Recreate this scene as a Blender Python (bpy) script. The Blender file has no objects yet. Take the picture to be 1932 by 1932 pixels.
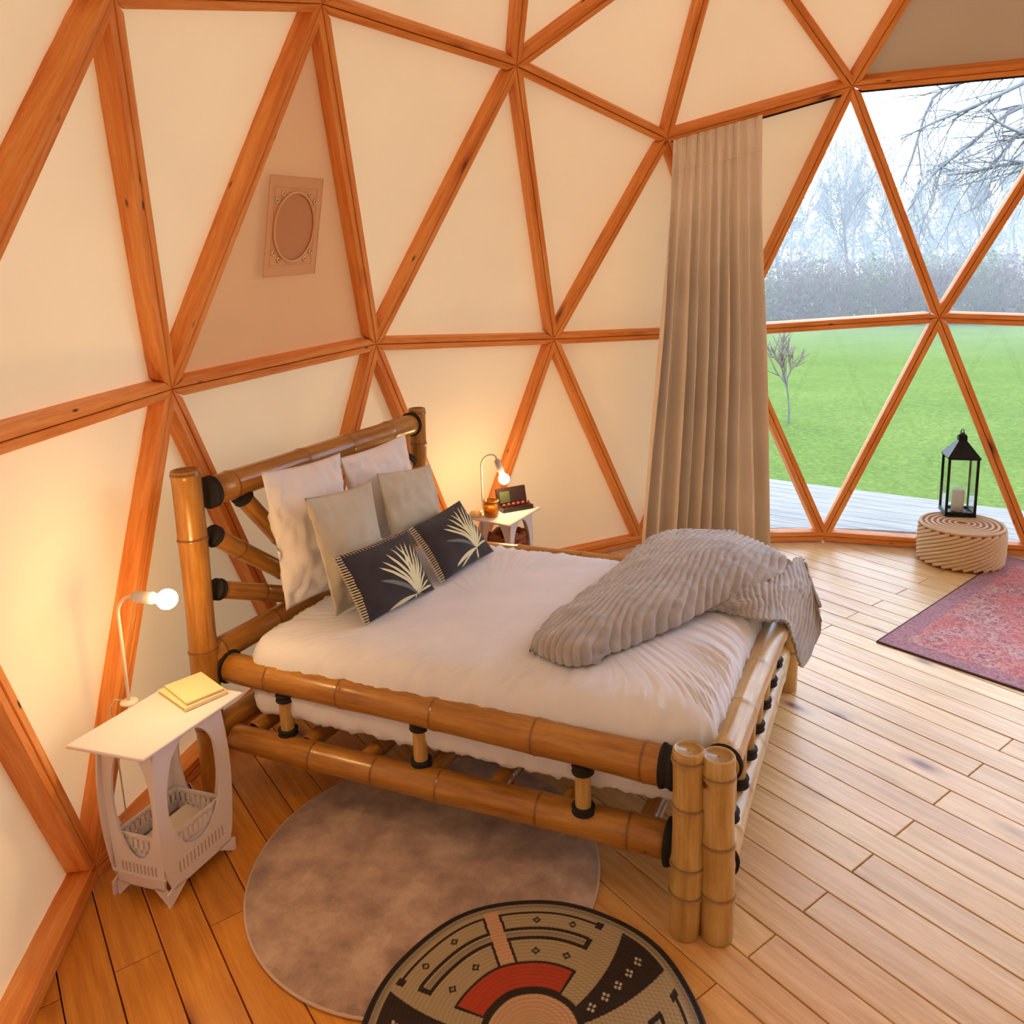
import bpy, bmesh, math, random
import numpy as np
from mathutils import Vector, Matrix, noise as mnoise
random.seed(7); rng = np.random.default_rng(7)
scene = bpy.context.scene
COL = scene.collection

# ------------------------------------------------------------------ camera
S = 3.5
ZB = -0.33193720019544193
CAMP = np.array([-0.49428535982636346*S, 0.7086068700327496*S, (0.2361604837698908-ZB)*S])
YAW, PITCH, ROLL = -0.3006729753413242, -0.17890865459563576, -0.02578188515600071
FPX, CX, CY = 1487.5960135982832, 985.767242426031, 791.5689187865783
def cam_axes():
    f = np.array([math.cos(PITCH)*math.cos(YAW), math.cos(PITCH)*math.sin(YAW), math.sin(PITCH)])
    r = np.array([math.sin(YAW), -math.cos(YAW), 0.]); u = np.cross(r, f)
    return np.array([r*math.cos(ROLL)+u*math.sin(ROLL), -r*math.sin(ROLL)+u*math.cos(ROLL), f])
RC = cam_axes()
def proj(p):
    c = RC @ (np.asarray(p, float)-CAMP); return CX+FPX*c[0]/c[2], CY-FPX*c[1]/c[2]
def ray(u, v):
    d = RC.T @ np.array([(u-CX)/FPX, -(v-CY)/FPX, 1.]); return d
def G(u, v, z=0.):
    d = ray(u, v); return CAMP+d*(z-CAMP[2])/d[2]
def A(u, v, dist):
    d = ray(u, v); return CAMP+d/np.linalg.norm(d)*dist
def near(u, v, p):
    """point on the sight line of (u,v) nearest to p"""
    d = ray(u, v); d = d/np.linalg.norm(d); return CAMP+d*np.dot(np.asarray(p)-CAMP, d)
cd = bpy.data.cameras.new('camera'); cam = bpy.data.objects.new('camera', cd); COL.objects.link(cam)
cd.sensor_width = 36; cd.sensor_fit = 'HORIZONTAL'; cd.lens = 36*FPX/1932
cd.shift_x = (966-CX)/1932; cd.shift_y = (CY-966)/1932; cd.clip_start = .05; cd.clip_end = 400
M = Matrix(((RC[0][0], RC[1][0], -RC[2][0], CAMP[0]), (RC[0][1], RC[1][1], -RC[2][1], CAMP[1]), (RC[0][2], RC[1][2], -RC[2][2], CAMP[2]), (0, 0, 0, 1)))
cam.matrix_world = M
scene.camera = cam
# ------------------------------------------------------------------ sky and exposure
w = bpy.data.worlds.new('sky'); scene.world = w; w.use_nodes = True
wn = w.node_tree; bgn = wn.nodes['Background']
tc = wn.nodes.new('ShaderNodeTexCoord'); sx = wn.nodes.new('ShaderNodeSeparateXYZ'); cr = wn.nodes.new('ShaderNodeValToRGB')
wn.links.new(tc.outputs['Generated'], sx.inputs[0]); wn.links.new(sx.outputs['Z'], cr.inputs[0]); wn.links.new(cr.outputs[0], bgn.inputs[0])
cr.color_ramp.elements[0].position = 0.; cr.color_ramp.elements[0].color = (.80, .93, 1.14, 1)
cr.color_ramp.elements[1].position = .6; cr.color_ramp.elements[1].color = (.74, .89, 1.14, 1)
bgn.inputs[1].default_value = 6.3
scene.view_settings.view_transform = 'Standard'; scene.view_settings.look = 'None'
scene.view_settings.exposure = 0.12; scene.view_settings.gamma = 1.0; scene.view_settings.use_curve_mapping = False
LAMP_POWER = 120.
scene.cycles.max_bounces = 9; scene.cycles.diffuse_bounces = 6; scene.cycles.transmission_bounces = 8; scene.cycles.transparent_max_bounces = 12

# ------------------------------------------------------------------ materials
def lin(c): return tuple(((x/255+.055)/1.055)**2.4 if x/255 > .04045 else x/255/12.92 for x in c)
class NT:
    def __init__(s, name):
        s.m = bpy.data.materials.new(name); s.m.use_nodes = True; s.t = s.m.node_tree; s.b = s.t.nodes['Principled BSDF']
    def n(s, typ, **kw):
        nd = s.t.nodes.new('ShaderNode'+typ)
        for k, v in kw.items():
            if k.startswith('i_'):
                k2 = k[2:]; k2 = int(k2) if k2.isdigit() else k2.replace('_', ' ')
                nd.inputs[k2].default_value = v
            else: setattr(nd, k, v)
        return nd
    def l(s, a, b): s.t.links.new(a, b)
    def ramp(s, fac, stops):
        r = s.n('ValToRGB'); e = r.color_ramp.elements
        while len(e) < len(stops): e.new(.5)
        for el, (p, c) in zip(e, stops): el.position = p; el.color = (*c, 1) if len(c) == 3 else c
        s.l(fac, r.inputs[0]); return r.outputs[0]
    def mapping(s, scale, coord='Object', rand=0., rot=(0, 0, 0)):
        t = s.n('TexCoord'); mp = s.n('Mapping'); mp.inputs['Scale'].default_value = scale; mp.inputs['Rotation'].default_value = rot
        s.l(t.outputs[coord], mp.inputs[0])
        if rand:
            oi = s.n('ObjectInfo'); mu = s.n('Math', operation='MULTIPLY'); mu.inputs[1].default_value = rand
            s.l(oi.outputs['Random'], mu.inputs[0]); s.l(mu.outputs[0], mp.inputs['Location'])
        return mp.outputs[0]
    def bump(s, h, strength=.3, dist=.01):
        b = s.n('Bump'); b.inputs['Strength'].default_value = strength; b.inputs['Distance'].default_value = dist
        s.l(h, b.inputs['Height']); s.l(b.outputs[0], s.b.inputs['Normal']); return b
    def mix(s, f, a, b, mode='MIX'):
        m = s.n('Mix', data_type='RGBA', blend_type=mode)
        for sock, v in ((0, f), (6, a), (7, b)):
            if hasattr(v, 'node'): s.l(v, m.inputs[sock])
            else: m.inputs[sock].default_value = v if sock == 0 else ((*v, 1) if len(v) == 3 else v)
        return m.outputs[2]
MATS = {}
def plain(name, col, rough=.6, metal=0., spec=.5):
    k = NT(name); k.b.inputs['Base Color'].default_value = (*col, 1); k.b.inputs['Roughness'].default_value = rough; k.b.inputs['Metallic'].default_value = metal
    k.b.inputs['Specular IOR Level'].default_value = spec
    MATS[name] = k.m; return k.m
def cloth(name, col, col2=None, scale=400, rough=.9, nscale=6, bs=.25, sheen=.2):
    k = NT(name); v = k.mapping((1, 1, 1)); n = k.n('TexNoise', i_Scale=nscale, i_Detail=5.); k.l(v, n.inputs['Vector'])
    k.l(k.ramp(n.outputs[0], [(.35, col), (.7, col2 or tuple(c*.9 for c in col))]), k.b.inputs['Base Color'])
    n2 = k.n('TexNoise', i_Scale=scale, i_Detail=2.); k.l(v, n2.inputs['Vector']); k.bump(n2.outputs[0], bs, .002)
    k.b.inputs['Roughness'].default_value = rough; k.b.inputs['Sheen Weight'].default_value = sheen; k.b.inputs['Specular IOR Level'].default_value = .2
    MATS[name] = k.m; return k.m
def wood(name, c_dark, c_mid, c_light, axis=0, rough=.55, knots=True, rand=37., grain=1., coord='UV', knot_col=None, tint=False, bolts=False):
    """grain runs along U of the uv map (metres)"""
    k = NT(name); v0 = k.mapping((1, 1, 1), coord, rand)
    # distort
    dn = k.n('TexNoise', i_Scale=1.3, i_Detail=2.); k.l(v0, dn.inputs['Vector'])
    mp = k.n('Mapping'); mp.inputs['Scale'].default_value = (1.2, 22*grain, 22*grain); k.l(v0, mp.inputs[0])
    vadd = k.n('VectorMath', operation='MULTIPLY_ADD'); k.l(dn.outputs['Color'], vadd.inputs[0]); vadd.inputs[1].default_value = (0, 1.6, 1.6); k.l(mp.outputs[0], vadd.inputs[2])
    n1 = k.n('TexNoise', i_Scale=1.6, i_Detail=6., i_Roughness=.62, i_Distortion=.5); k.l(vadd.outputs[0], n1.inputs['Vector'])
    mp2 = k.n('Mapping'); mp2.inputs['Scale'].default_value = (6, 160, 160); k.l(v0, mp2.inputs[0])
    n2 = k.n('TexNoise', i_Scale=2., i_Detail=3.); k.l(mp2.outputs[0], n2.inputs['Vector'])
    col = k.ramp(n1.outputs[0], [(.3, c_dark), (.5, c_mid), (.72, c_light)])
    fine = k.ramp(n2.outputs[0], [(.3, (.80, .78, .76)), (.6, (1, 1, 1))])
    col = k.mix(.7, col, fine, 'MULTIPLY')
    if knots:
        mk = k.n('Mapping'); mk.inputs['Scale'].default_value = (2.1, 5.5, 5.5); k.l(v0, mk.inputs[0])
        vo = k.n('TexVoronoi', i_Scale=1.); vo.inputs['Randomness'].default_value = 1.; k.l(mk.outputs[0], vo.inputs['Vector'])
        km = k.ramp(vo.outputs['Distance'], [(.05, (1, 1, 1)), (.13, (.35, .35, .35)), (.24, (0, 0, 0))])
        sp = k.n('SeparateColor'); k.l(vo.outputs['Color'], sp.inputs[0])
        gt = k.n('Math', operation='GREATER_THAN'); gt.inputs[1].default_value = .45; k.l(sp.outputs[0], gt.inputs[0])
        mm = k.n('Math', operation='MULTIPLY'); k.l(km, mm.inputs[0]); k.l(gt.outputs[0], mm.inputs[1])
        col = k.mix(mm.outputs[0], col, knot_col or tuple(c*.35 for c in c_dark))
    if bolts:
        mk = k.n('Mapping'); mk.inputs['Scale'].default_value = (4.5, 13, 13); k.l(v0, mk.inputs[0])
        vo = k.n('TexVoronoi', i_Scale=1.); k.l(mk.outputs[0], vo.inputs['Vector']); km = k.ramp(vo.outputs['Distance'], [(.05, (1, 1, 1)), (.11, (0, 0, 0))])
        sp = k.n('SeparateColor'); k.l(vo.outputs['Color'], sp.inputs[0]); gt = k.n('Math', operation='GREATER_THAN'); gt.inputs[1].default_value = .62; k.l(sp.outputs[1], gt.inputs[0])
        mm = k.n('Math', operation='MULTIPLY'); k.l(km, mm.inputs[0]); k.l(gt.outputs[0], mm.inputs[1]); col = k.mix(mm.outputs[0], col, lin((70, 26, 14)))
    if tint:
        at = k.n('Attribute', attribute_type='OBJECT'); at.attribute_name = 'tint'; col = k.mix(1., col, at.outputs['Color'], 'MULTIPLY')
    k.l(col, k.b.inputs['Base Color']); k.b.inputs['Roughness'].default_value = rough
    k.bump(n1.outputs[0], .15, .004); MATS[name] = k.m; return k.m

wood('beam_wood', lin((210, 118, 44)), lin((232, 148, 68)), lin((244, 176, 102)), rough=.55, grain=.7, knot_col=lin((120, 48, 20)), bolts=True)
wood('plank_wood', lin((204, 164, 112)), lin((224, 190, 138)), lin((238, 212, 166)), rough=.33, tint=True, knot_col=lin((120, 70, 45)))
wood('deck_wood', lin((92, 88, 84)), lin((116, 111, 107)), lin((134, 129, 124)), rough=.8, knots=False)
plain('subfloor', lin((58, 30, 18)), .9)

def canvas_mat(name, ct, cdif, fac):
    k = NT(name); t = k.t; out = t.nodes['Material Output']; t.nodes.remove(k.b)
    v = k.mapping((1, 1, 1)); n = k.n('TexNoise', i_Scale=1.5, i_Detail=4.); k.l(v, n.inputs['Vector'])
    var = k.ramp(n.outputs[0], [(.3, (.94, .94, .94)), (.7, (1, 1, 1))])
    n2 = k.n('TexNoise', i_Scale=500., i_Detail=1.); k.l(v, n2.inputs['Vector']); b = k.n('Bump', i_Strength=.15, i_Distance=.002); k.l(n2.outputs[0], b.inputs['Height'])
    d = k.n('BsdfDiffuse'); tr = k.n('BsdfTranslucent'); mx = k.n('MixShader'); mx.inputs[0].default_value = fac
    k.l(k.mix(1., cdif, var, 'MULTIPLY'), d.inputs[0]); k.l(k.mix(1., ct, var, 'MULTIPLY'), tr.inputs[0]); k.l(b.outputs[0], d.inputs['Normal'])
    k.l(d.outputs[0], mx.inputs[1]); k.l(tr.outputs[0], mx.inputs[2]); k.l(mx.outputs[0], out.inputs[0]); MATS[name] = k.m
canvas_mat('canvas', (.90, .62, .34), (.92, .79, .555), .095)
canvas_mat('canvas_tan', (.62, .30, .12), (.62, .36, .20), .12)
canvas_mat('canvas_dark', (.50, .38, .22), (.50, .38, .23), .05)  # darker, less translucent canvas for the triangles above the window
cloth('curtain_cloth', lin((242, 234, 226)), lin((234, 224, 214)), scale=600, nscale=3)
cloth('sheet', lin((226, 232, 250)), lin((218, 224, 244)), scale=900, nscale=5, bs=.08, sheen=.1)
cloth('pillow_white', lin((236, 234, 240)), lin((226, 224, 230)), scale=900, bs=.08)
cloth('cushion_beige', lin((200, 196, 182)), lin((188, 182, 166)), scale=500)
cloth('cushion_dark', lin((58, 54, 60)), lin((44, 42, 50)), scale=700)
plain('palm_cream', lin((226, 222, 184)), .85); plain('palm_grey', lin((112, 122, 122)), .85)
plain('stitch_white', lin((210, 200, 180)), .9)
cloth('throw_grey', lin((174, 172, 176)), lin((150, 148, 154)), scale=500, nscale=14, bs=.25, sheen=.6)
plain('black_cord', lin((22, 20, 26)), .75)
plain('white_board', lin((228, 224, 232)), .5)
plain('slot_shade', lin((186, 172, 168)), .7); plain('black_metal', lin((28, 28, 30)), .45, .6)
plain('white_plastic', lin((228, 216, 205)), .4)
plain('socket_grey', lin((196, 192, 198)), .3, .3)
plain('candle_wax', lin((226, 222, 205)), .6)
plain('paper', lin((236, 228, 214)), .8)
plain('book_cover', lin((236, 216, 172)), .6)
plain('dark_lacquer', lin((40, 26, 26)), .35); plain('red_bead', lin((150, 50, 48)), .4); plain('green_card', lin((62, 72, 44)), .6)
plain('brown_basket', lin((150, 84, 50)), .8)
plain('gold_rim', lin((176, 120, 50)), .35, .5)
plain('eyelet_metal', lin((228, 210, 170)), .25, .8)
plain('clear_vinyl', lin((226, 180, 138)), .2)
plain('copper_cover', lin((200, 146, 104)), .7)

def glass_mat(name, rough=0., tintc=(1, 1, 1)):
    k = NT(name); t = k.t; t.nodes.remove(k.b); out = t.nodes['Material Output']
    tr = k.n('BsdfTransparent'); tr.inputs[0].default_value = (*tintc, 1); gl = k.n('BsdfGlossy', i_Roughness=rough); fr = k.n('Fresnel', i_IOR=1.45); mx = k.n('MixShader')
    sc = k.n('Math', operation='MULTIPLY'); sc.inputs[1].default_value = .8; k.l(fr.outputs[0], sc.inputs[0])
    k.l(sc.outputs[0], mx.inputs[0]); k.l(tr.outputs[0], mx.inputs[1]); k.l(gl.outputs[0], mx.inputs[2]); k.l(mx.outputs[0], out.inputs[0]); MATS[name] = k.m
glass_mat('glass', 0., (.97, .99, .985)); glass_mat('amber_glass', .1, (1., .72, .32))
k = NT('bulb_glow'); k.b.inputs['Base Color'].default_value = (1, .9, .7, 1); k.b.inputs['Emission Color'].default_value = (1., .60, .24, 1); k.b.inputs['Emission Strength'].default_value = LAMP_POWER; MATS['bulb_glow'] = k.m

def bamboo_mat(name, c1, c2, c3, ringc, rough=.3):
    k = NT(name); v = k.mapping((1, 1, 1), 'UV', 11.); mp = k.n('Mapping'); mp.inputs['Scale'].default_value = (2.5, 14, 14); k.l(v, mp.inputs[0])
    n = k.n('TexNoise', i_Scale=1.5, i_Detail=6., i_Roughness=.65); k.l(mp.outputs[0], n.inputs['Vector'])
    mp2 = k.n('Mapping'); mp2.inputs['Scale'].default_value = (3, 90, 90); k.l(v, mp2.inputs[0]); n2 = k.n('TexNoise', i_Scale=1., i_Detail=3.); k.l(mp2.outputs[0], n2.inputs['Vector'])
    col = k.ramp(n.outputs[0], [(.32, c1), (.52, c2), (.72, c3)])
    col = k.mix(.5, col, k.ramp(n2.outputs[0], [(.35, (.75, .7, .65)), (.6, (1, 1, 1))]), 'MULTIPLY')
    vo = k.n('TexNoise', i_Scale=9., i_Detail=3.); k.l(v, vo.inputs['Vector']); sp = k.ramp(vo.outputs[0], [(.70, (0, 0, 0)), (.76, (1, 1, 1))])
    col = k.mix(sp, col, ringc)
    at = k.n('Attribute'); at.attribute_name = 'ring'; col = k.mix(at.outputs['Fac'], col, ringc)
    k.l(col, k.b.inputs['Base Color']); k.b.inputs['Roughness'].default_value = rough; k.b.inputs['Coat Weight'].default_value = .25; k.b.inputs['Coat Roughness'].default_value = .2
    k.bump(n2.outputs[0], .2, .003); MATS[name] = k.m
bamboo_mat('bamboo_glossy', lin((142, 92, 34)), lin((174, 120, 48)), lin((196, 146, 70)), lin((92, 54, 22)), .28)
bamboo_mat('bamboo_pale', lin((176, 138, 78)), lin((198, 164, 102)), lin((214, 186, 132)), lin((104, 68, 34)), .34)

# ------------------------------------------------------------------ mesh helpers
def tag(o, label=None, cat=None, group=None, kind=None):
    if label: o['label'] = label
    if cat: o['category'] = cat
    if group: o['group'] = group
    if kind: o['kind'] = kind
    return o
def rootloc(p):
    l = Vector((0, 0, 0))
    while p: l += p.location; p = p.parent
    return l
def mesh_obj(name, verts, faces, mat=None, parent=None, smooth=False, uv=None, ring=None, loc=None, kind=None):
    me = bpy.data.meshes.new(name); v = np.asarray(verts, float).reshape(-1, 3)
    L = np.array(rootloc(parent)) if parent else (np.array(loc, float) if loc is not None else np.zeros(3))
    me.from_pydata((v-L).tolist(), [], [tuple(int(i) for i in f) for f in faces])
    if uv is not None:
        ul = me.uv_layers.new(name='UVMap'); idx = np.empty(len(me.loops), int); me.loops.foreach_get('vertex_index', idx)
        u = np.asarray(uv, float); u = u[idx] if len(u) == len(v) else u
        ul.data.foreach_set('uv', u.astype(np.float32).ravel())
    if ring is not None:
        a = me.attributes.new('ring', 'FLOAT', 'POINT'); a.data.foreach_set('value', np.asarray(ring, np.float32))
    if smooth: me.polygons.foreach_set('use_smooth', [True]*len(me.polygons))
    for m in (mat if isinstance(mat, (list, tuple)) else [mat]):
        if m: me.materials.append(MATS[m] if isinstance(m, str) else m)
    me.update()
    o = bpy.data.objects.new(name, me); COL.objects.link(o)
    if parent: o.parent = parent
    else: o.location = L
    if kind: o['kind'] = kind
    return o
def empty(name, loc=(0, 0, 0), **kw):
    o = bpy.data.objects.new(name, None); o.empty_display_size = .1; o.location = loc; COL.objects.link(o); tag(o, **kw); return o
def frame_of(d):
    d = np.asarray(d, float); d = d/np.linalg.norm(d); a = np.array([0, 0, 1.]) if abs(d[2]) < .9 else np.array([1., 0, 0])
    x = np.cross(a, d); x /= np.linalg.norm(x); y = np.cross(d, x); return x, y, d
class MB:
    def __init__(s): s.v = []; s.f = []; s.uv = []; s.r = []
    def add(s, v, f, uv=None, ring=None):
        n = len(s.v); s.v += [tuple(p) for p in v]; s.f += [tuple(i+n for i in q) for q in f]
        s.uv += list(uv) if uv is not None else [(p[0], p[1]) for p in v]; s.r += list(ring) if ring is not None else [0.]*len(v)
    def box(s, c, size, ax=None, bev=0.):
        c = np.asarray(c, float); ax = np.eye(3) if ax is None else np.asarray(ax, float); h = np.asarray(size, float)/2
        if bev <= 0:
            v = [c+ax[0]*h[0]*a+ax[1]*h[1]*b+ax[2]*h[2]*d for d in (-1, 1) for a, b in ((-1, -1), (1, -1), (1, 1), (-1, 1))]
            s.add(v, [(3, 2, 1, 0), (4, 5, 6, 7), (0, 1, 5, 4), (1, 2, 6, 5), (2, 3, 7, 6), (3, 0, 4, 7)])
        else:
            v = []; 
            for d, e in ((-h[2], bev), (-h[2]+bev, 0), (h[2]-bev, 0), (h[2], bev)):
                X, Y = h[0]-e, h[1]-e
                for a, b in ((-X, -Y+bev), (-X+bev, -Y), (X-bev, -Y), (X, -Y+bev), (X, Y-bev), (X-bev, Y), (-X+bev, Y), (-X, Y-bev)):
                    v.append(c+ax[0]*a+ax[1]*b+ax[2]*d)
            f = [tuple(range(7, -1, -1)), tuple(range(24, 32))]
            for k in range(3):
                for i in range(8): j = (i+1) % 8; f.append((k*8+i, k*8+j, k*8+8+j, k*8+8+i))
            s.add(v, f)
    def tube(s, pts, rad, seg=10, cap=True, ring=None):
        pts = np.asarray(pts, float); n = len(pts); rad = np.full(n, rad) if np.isscalar(rad) else np.asarray(rad, float)
        T = np.gradient(pts, axis=0); T /= np.linalg.norm(T, axis=1)[:, None]+1e-12
        x, y, _ = frame_of(T[0]); vs = []; uv = []; L = np.r_[0, np.cumsum(np.linalg.norm(np.diff(pts, axis=0), axis=1))]
        for i in range(n):
            x = x-T[i]*np.dot(x, T[i]); x /= np.linalg.norm(x)+1e-12; y = np.cross(T[i], x)
            for k in range(seg):
                a = 2*math.pi*k/seg; vs.append(pts[i]+rad[i]*(x*math.cos(a)+y*math.sin(a))); uv.append((L[i], a*max(rad.max(), 1e-4)*1.))
        f = []
        for i in range(n-1):
            for k in range(seg): j = (k+1) % seg; f.append((i*seg+k, i*seg+j, i*seg+seg+j, i*seg+seg+k))
        if cap: f.append(tuple(range(seg-1, -1, -1))); f.append(tuple((n-1)*seg+k for k in range(seg)))
        s.add(vs, f, uv, None if ring is None else np.repeat(ring, seg))
    def lathe(s, c, prof, seg=24, ax=None, cap=True):
        c = np.asarray(c, float); ax = np.eye(3) if ax is None else ax
        vs = [c+(ax[0]*math.cos(2*math.pi*k/seg)+ax[1]*math.sin(2*math.pi*k/seg))*r+ax[2]*z for r, z in prof for k in range(seg)]
        f = [(i*seg+k, i*seg+(k+1) % seg, i*seg+seg+(k+1) % seg, i*seg+seg+k) for i in range(len(prof)-1) for k in range(seg)]
        if cap: f.append(tuple(range(seg-1, -1, -1))); f.append(tuple((len(prof)-1)*seg+k for k in range(seg)))
        s.add(vs, f)
    def build(s, name, mat, parent=None, smooth=False, loc=None, kind=None, ring=False):
        return mesh_obj(name, s.v, s.f, mat, parent, smooth, s.uv, s.r if ring else None, loc, kind)
def grid_faces(n, m, off=0, flip=False):
    f = [(off+i*m+j, off+i*m+j+1, off+(i+1)*m+j+1, off+(i+1)*m+j) for i in range(n-1) for j in range(m-1)]
    return [q[::-1] for q in f] if flip else f
def smoothstep(x): x = min(max(x, 0), 1); return x*x*(3-2*x)
def fbm(x, y, z=0.): return mnoise.fractal(Vector((x, y, z)), 1., 2., 4)

# ------------------------------------------------------------------ dome geometry
ZC = -ZB*S
def sp(z, a): r = math.sqrt(1-z*z); a = math.radians(a); return np.array([r*math.cos(a), r*math.sin(a), z])
def cyl(r, z, a): a = math.radians(a); return np.array([r*math.cos(a), r*math.sin(a), z])
Q = dict(Tp=(-.045, .024, 0), Th=(-.041, .045, .183), Mh=(-.031, -.052, .283), Mp=(-.036, -.052, 0), Bp=(-.021, -.152, 0), Bh=(-.024, -.152, .036), U5=(-.03, .050, 0), U36=(-.015, .065, 0))
nodes = []; ntype = []
def addn(t, z0, a, sgn=0):
    q = Q[t]; r = math.sqrt(1-z0*z0)*(1+q[0]); z = z0+q[1]
    if t[0] == 'B': z = ZB
    nodes.append(cyl(r*S, (z-ZB)*S, a+sgn*q[2])); ntype.append((t[0], round(a, 1)))
nodes.append(np.array([0, 0, (1.02-ZB)*S])); ntype.append(('X', 0))
for k5 in range(5): addn('U36', .939, 72*k5)
ntype[1:] = [('V', t[1]) for t in ntype[1:]]
for k5 in range(5): addn('U36', .795, 72*k5+36); addn('U5', .727, 72*k5)
for k5 in range(5):
    a = 72*k5; addn('Tp', .447, a); addn('Th', .515, a+22.39, 1); addn('Th', .515, a+49.61, -1)
    addn('Mh', .172, a+11.82, 1); addn('Mp', .188, a+36); addn('Mh', .172, a+60.18, -1)
    addn('Bp', -.188, a); addn('Bh', -.172, a+24.18, 1); addn('Bh', -.172, a+47.82, -1)
nodes = np.array(nodes)
def nid(t, a):
    a %= 360; return min((i for i in range(len(nodes)) if ntype[i][0] == t), key=lambda i: abs((ntype[i][1]-a+180) % 360-180))
VIS = {('T', 49.61): (608, 8), ('T', 22.39): (975, 125), ('T', 0): (1258, 262), ('T', -22.39): (1608, 163), ('T', 72): (215, -6),
       ('M', 60.18): (325, 735), ('M', 36): (710, 650), ('M', 11.82): (1045, 640), ('M', -36): (1772, 600), ('M', -11.82): (1386, 625)}
for (t, a), uv in VIS.items(): i = nid(t, a); nodes[i] = near(*uv, nodes[i])
BH = .045
for a, uv in ((-24.18, (1555, 1012)), (72, (183, 1640)), (-47.82, (1945, 1040))): i = nid('B', a); nodes[i] = G(*uv, BH)
for i in range(len(nodes)):
    if ntype[i][0] == 'B': nodes[i][2] = BH
B24 = nid('B', 24.18); nodes[B24] = G(889, 1090, BH)
CEN = np.array([0, 0, ZC])
order = {'X': 0, 'V': 1, 'U': 2, 'T': 3, 'M': 4, 'B': 5}
# faces from angular adjacency
def ringids(t): return sorted([i for i in range(len(nodes)) if ntype[i][0] == t], key=lambda i: ntype[i][1] % 360)
tris = []
V_, U_, T_, M_, B_ = [ringids(t) for t in 'VUTMB']
for k5 in range(5): tris.append((0, V_[k5], V_[(k5+1) % 5]))
def near_edges():
    cand = {}
    unit = np.array([ (nodes[i]-CEN)/np.linalg.norm(nodes[i]-CEN) for i in range(len(nodes))])
    return unit
unit = near_edges()
def linkring(top, bot):
    """triangulate the band between two closed rings by azimuth"""
    az = lambda i: math.degrees(math.atan2(nodes[i][1], nodes[i][0])) % 360
    t = sorted(top, key=az); b = sorted(bot, key=az); out = []; i = j = 0; n, m = len(t), len(b)
    # start at closest pair
    j = min(range(m), key=lambda q: abs((az(b[q])-az(t[0])+180) % 360-180))
    ci = cj = 0
    while ci < n or cj < m:
        a0, a1 = t[i % n], t[(i+1) % n]; b0, b1 = b[j % m], b[(j+1) % m]
        da = np.linalg.norm(nodes[a1]-nodes[b0]); db = np.linalg.norm(nodes[b1]-nodes[a0])
        if cj >= m or (ci < n and da < db): out.append((a0, a1, b0)); i += 1; ci += 1
        else: out.append((a0, b1, b0)); j += 1; cj += 1
    return out
for a, b in ((V_, U_), (U_, T_), (T_, M_), (M_, B_)): tris += linkring(a, b)
edges = {}
for t in tris:
    for a, b in ((t[0], t[1]), (t[1], t[2]), (t[2], t[0])): edges.setdefault((min(a, b), max(a, b)), []).append(t)
def azi(p): return math.degrees(math.atan2(p[1], p[0]))
GLASS = []
def sel(*na): return tuple(sorted(nid(t, a) for t, a in na))
wb = [('T', -22.39), ('T', -49.61), ('T', -72), ('T', -94.39)]; wm = [('M', -11.82), ('M', -36), ('M', -60.18), ('M', -83.82)]; wbb = [('B', 0), ('B', -24.18), ('B', -47.82), ('B', -72)]
wnodes = {nid(*x) for x in wb+wm+wbb}
for t in tris:
    if all(i in wnodes for i in t): GLASS.append(tuple(sorted(t)))
VENT = sel(('M', 60.18), ('T', 49.61), ('M', 36)); DARK_TRI = sel(('T', -22.39), ('T', -49.61), ('U', -36))
DARK_TRIS = {DARK_TRI}
for t in tris:
    s_ = [ntype[i][0] for i in t]
    if s_.count('T') == 2 and 'U' in s_ and azi(sum(nodes[list(t)])/3) < -23 and azi(sum(nodes[list(t)])/3) > -100: DARK_TRIS.add(tuple(sorted(t)))
def side_of(p):
    if p[2] > 2.95: return 'ceiling'
    a = azi(p)
    return 'wall_back' if -12 <= a < 58 else 'wall_left' if 58 <= a < 150 else 'wall_right' if -150 < a < -12 else 'wall_front'
SET = {n: empty(n, (0, 0, 0), kind='structure') for n in ('wall_back', 'wall_left', 'wall_right', 'wall_front', 'ceiling')}
SET['wall_back']['label'] = 'cream canvas dome wall of triangles with orange timber struts behind the bed'
SET['wall_left']['label'] = 'cream canvas dome wall left of the near bedside table'
SET['wall_right']['label'] = 'dome wall round the glazed triangles'
SET['ceiling']['label'] = 'upper canvas triangles of the dome'
window = empty('window_1', (0, 0, 0), kind='structure'); window['label'] = 'large window of triangular panes looking onto the lawn'
def outw(i, d):
    u = unit2[i]; return nodes[i]+u*d
unit2 = np.array([(nodes[i]-CEN)/np.linalg.norm(nodes[i]-CEN) for i in range(len(nodes))])
BW, BD = .070, .090
panel_objs = {}
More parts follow.
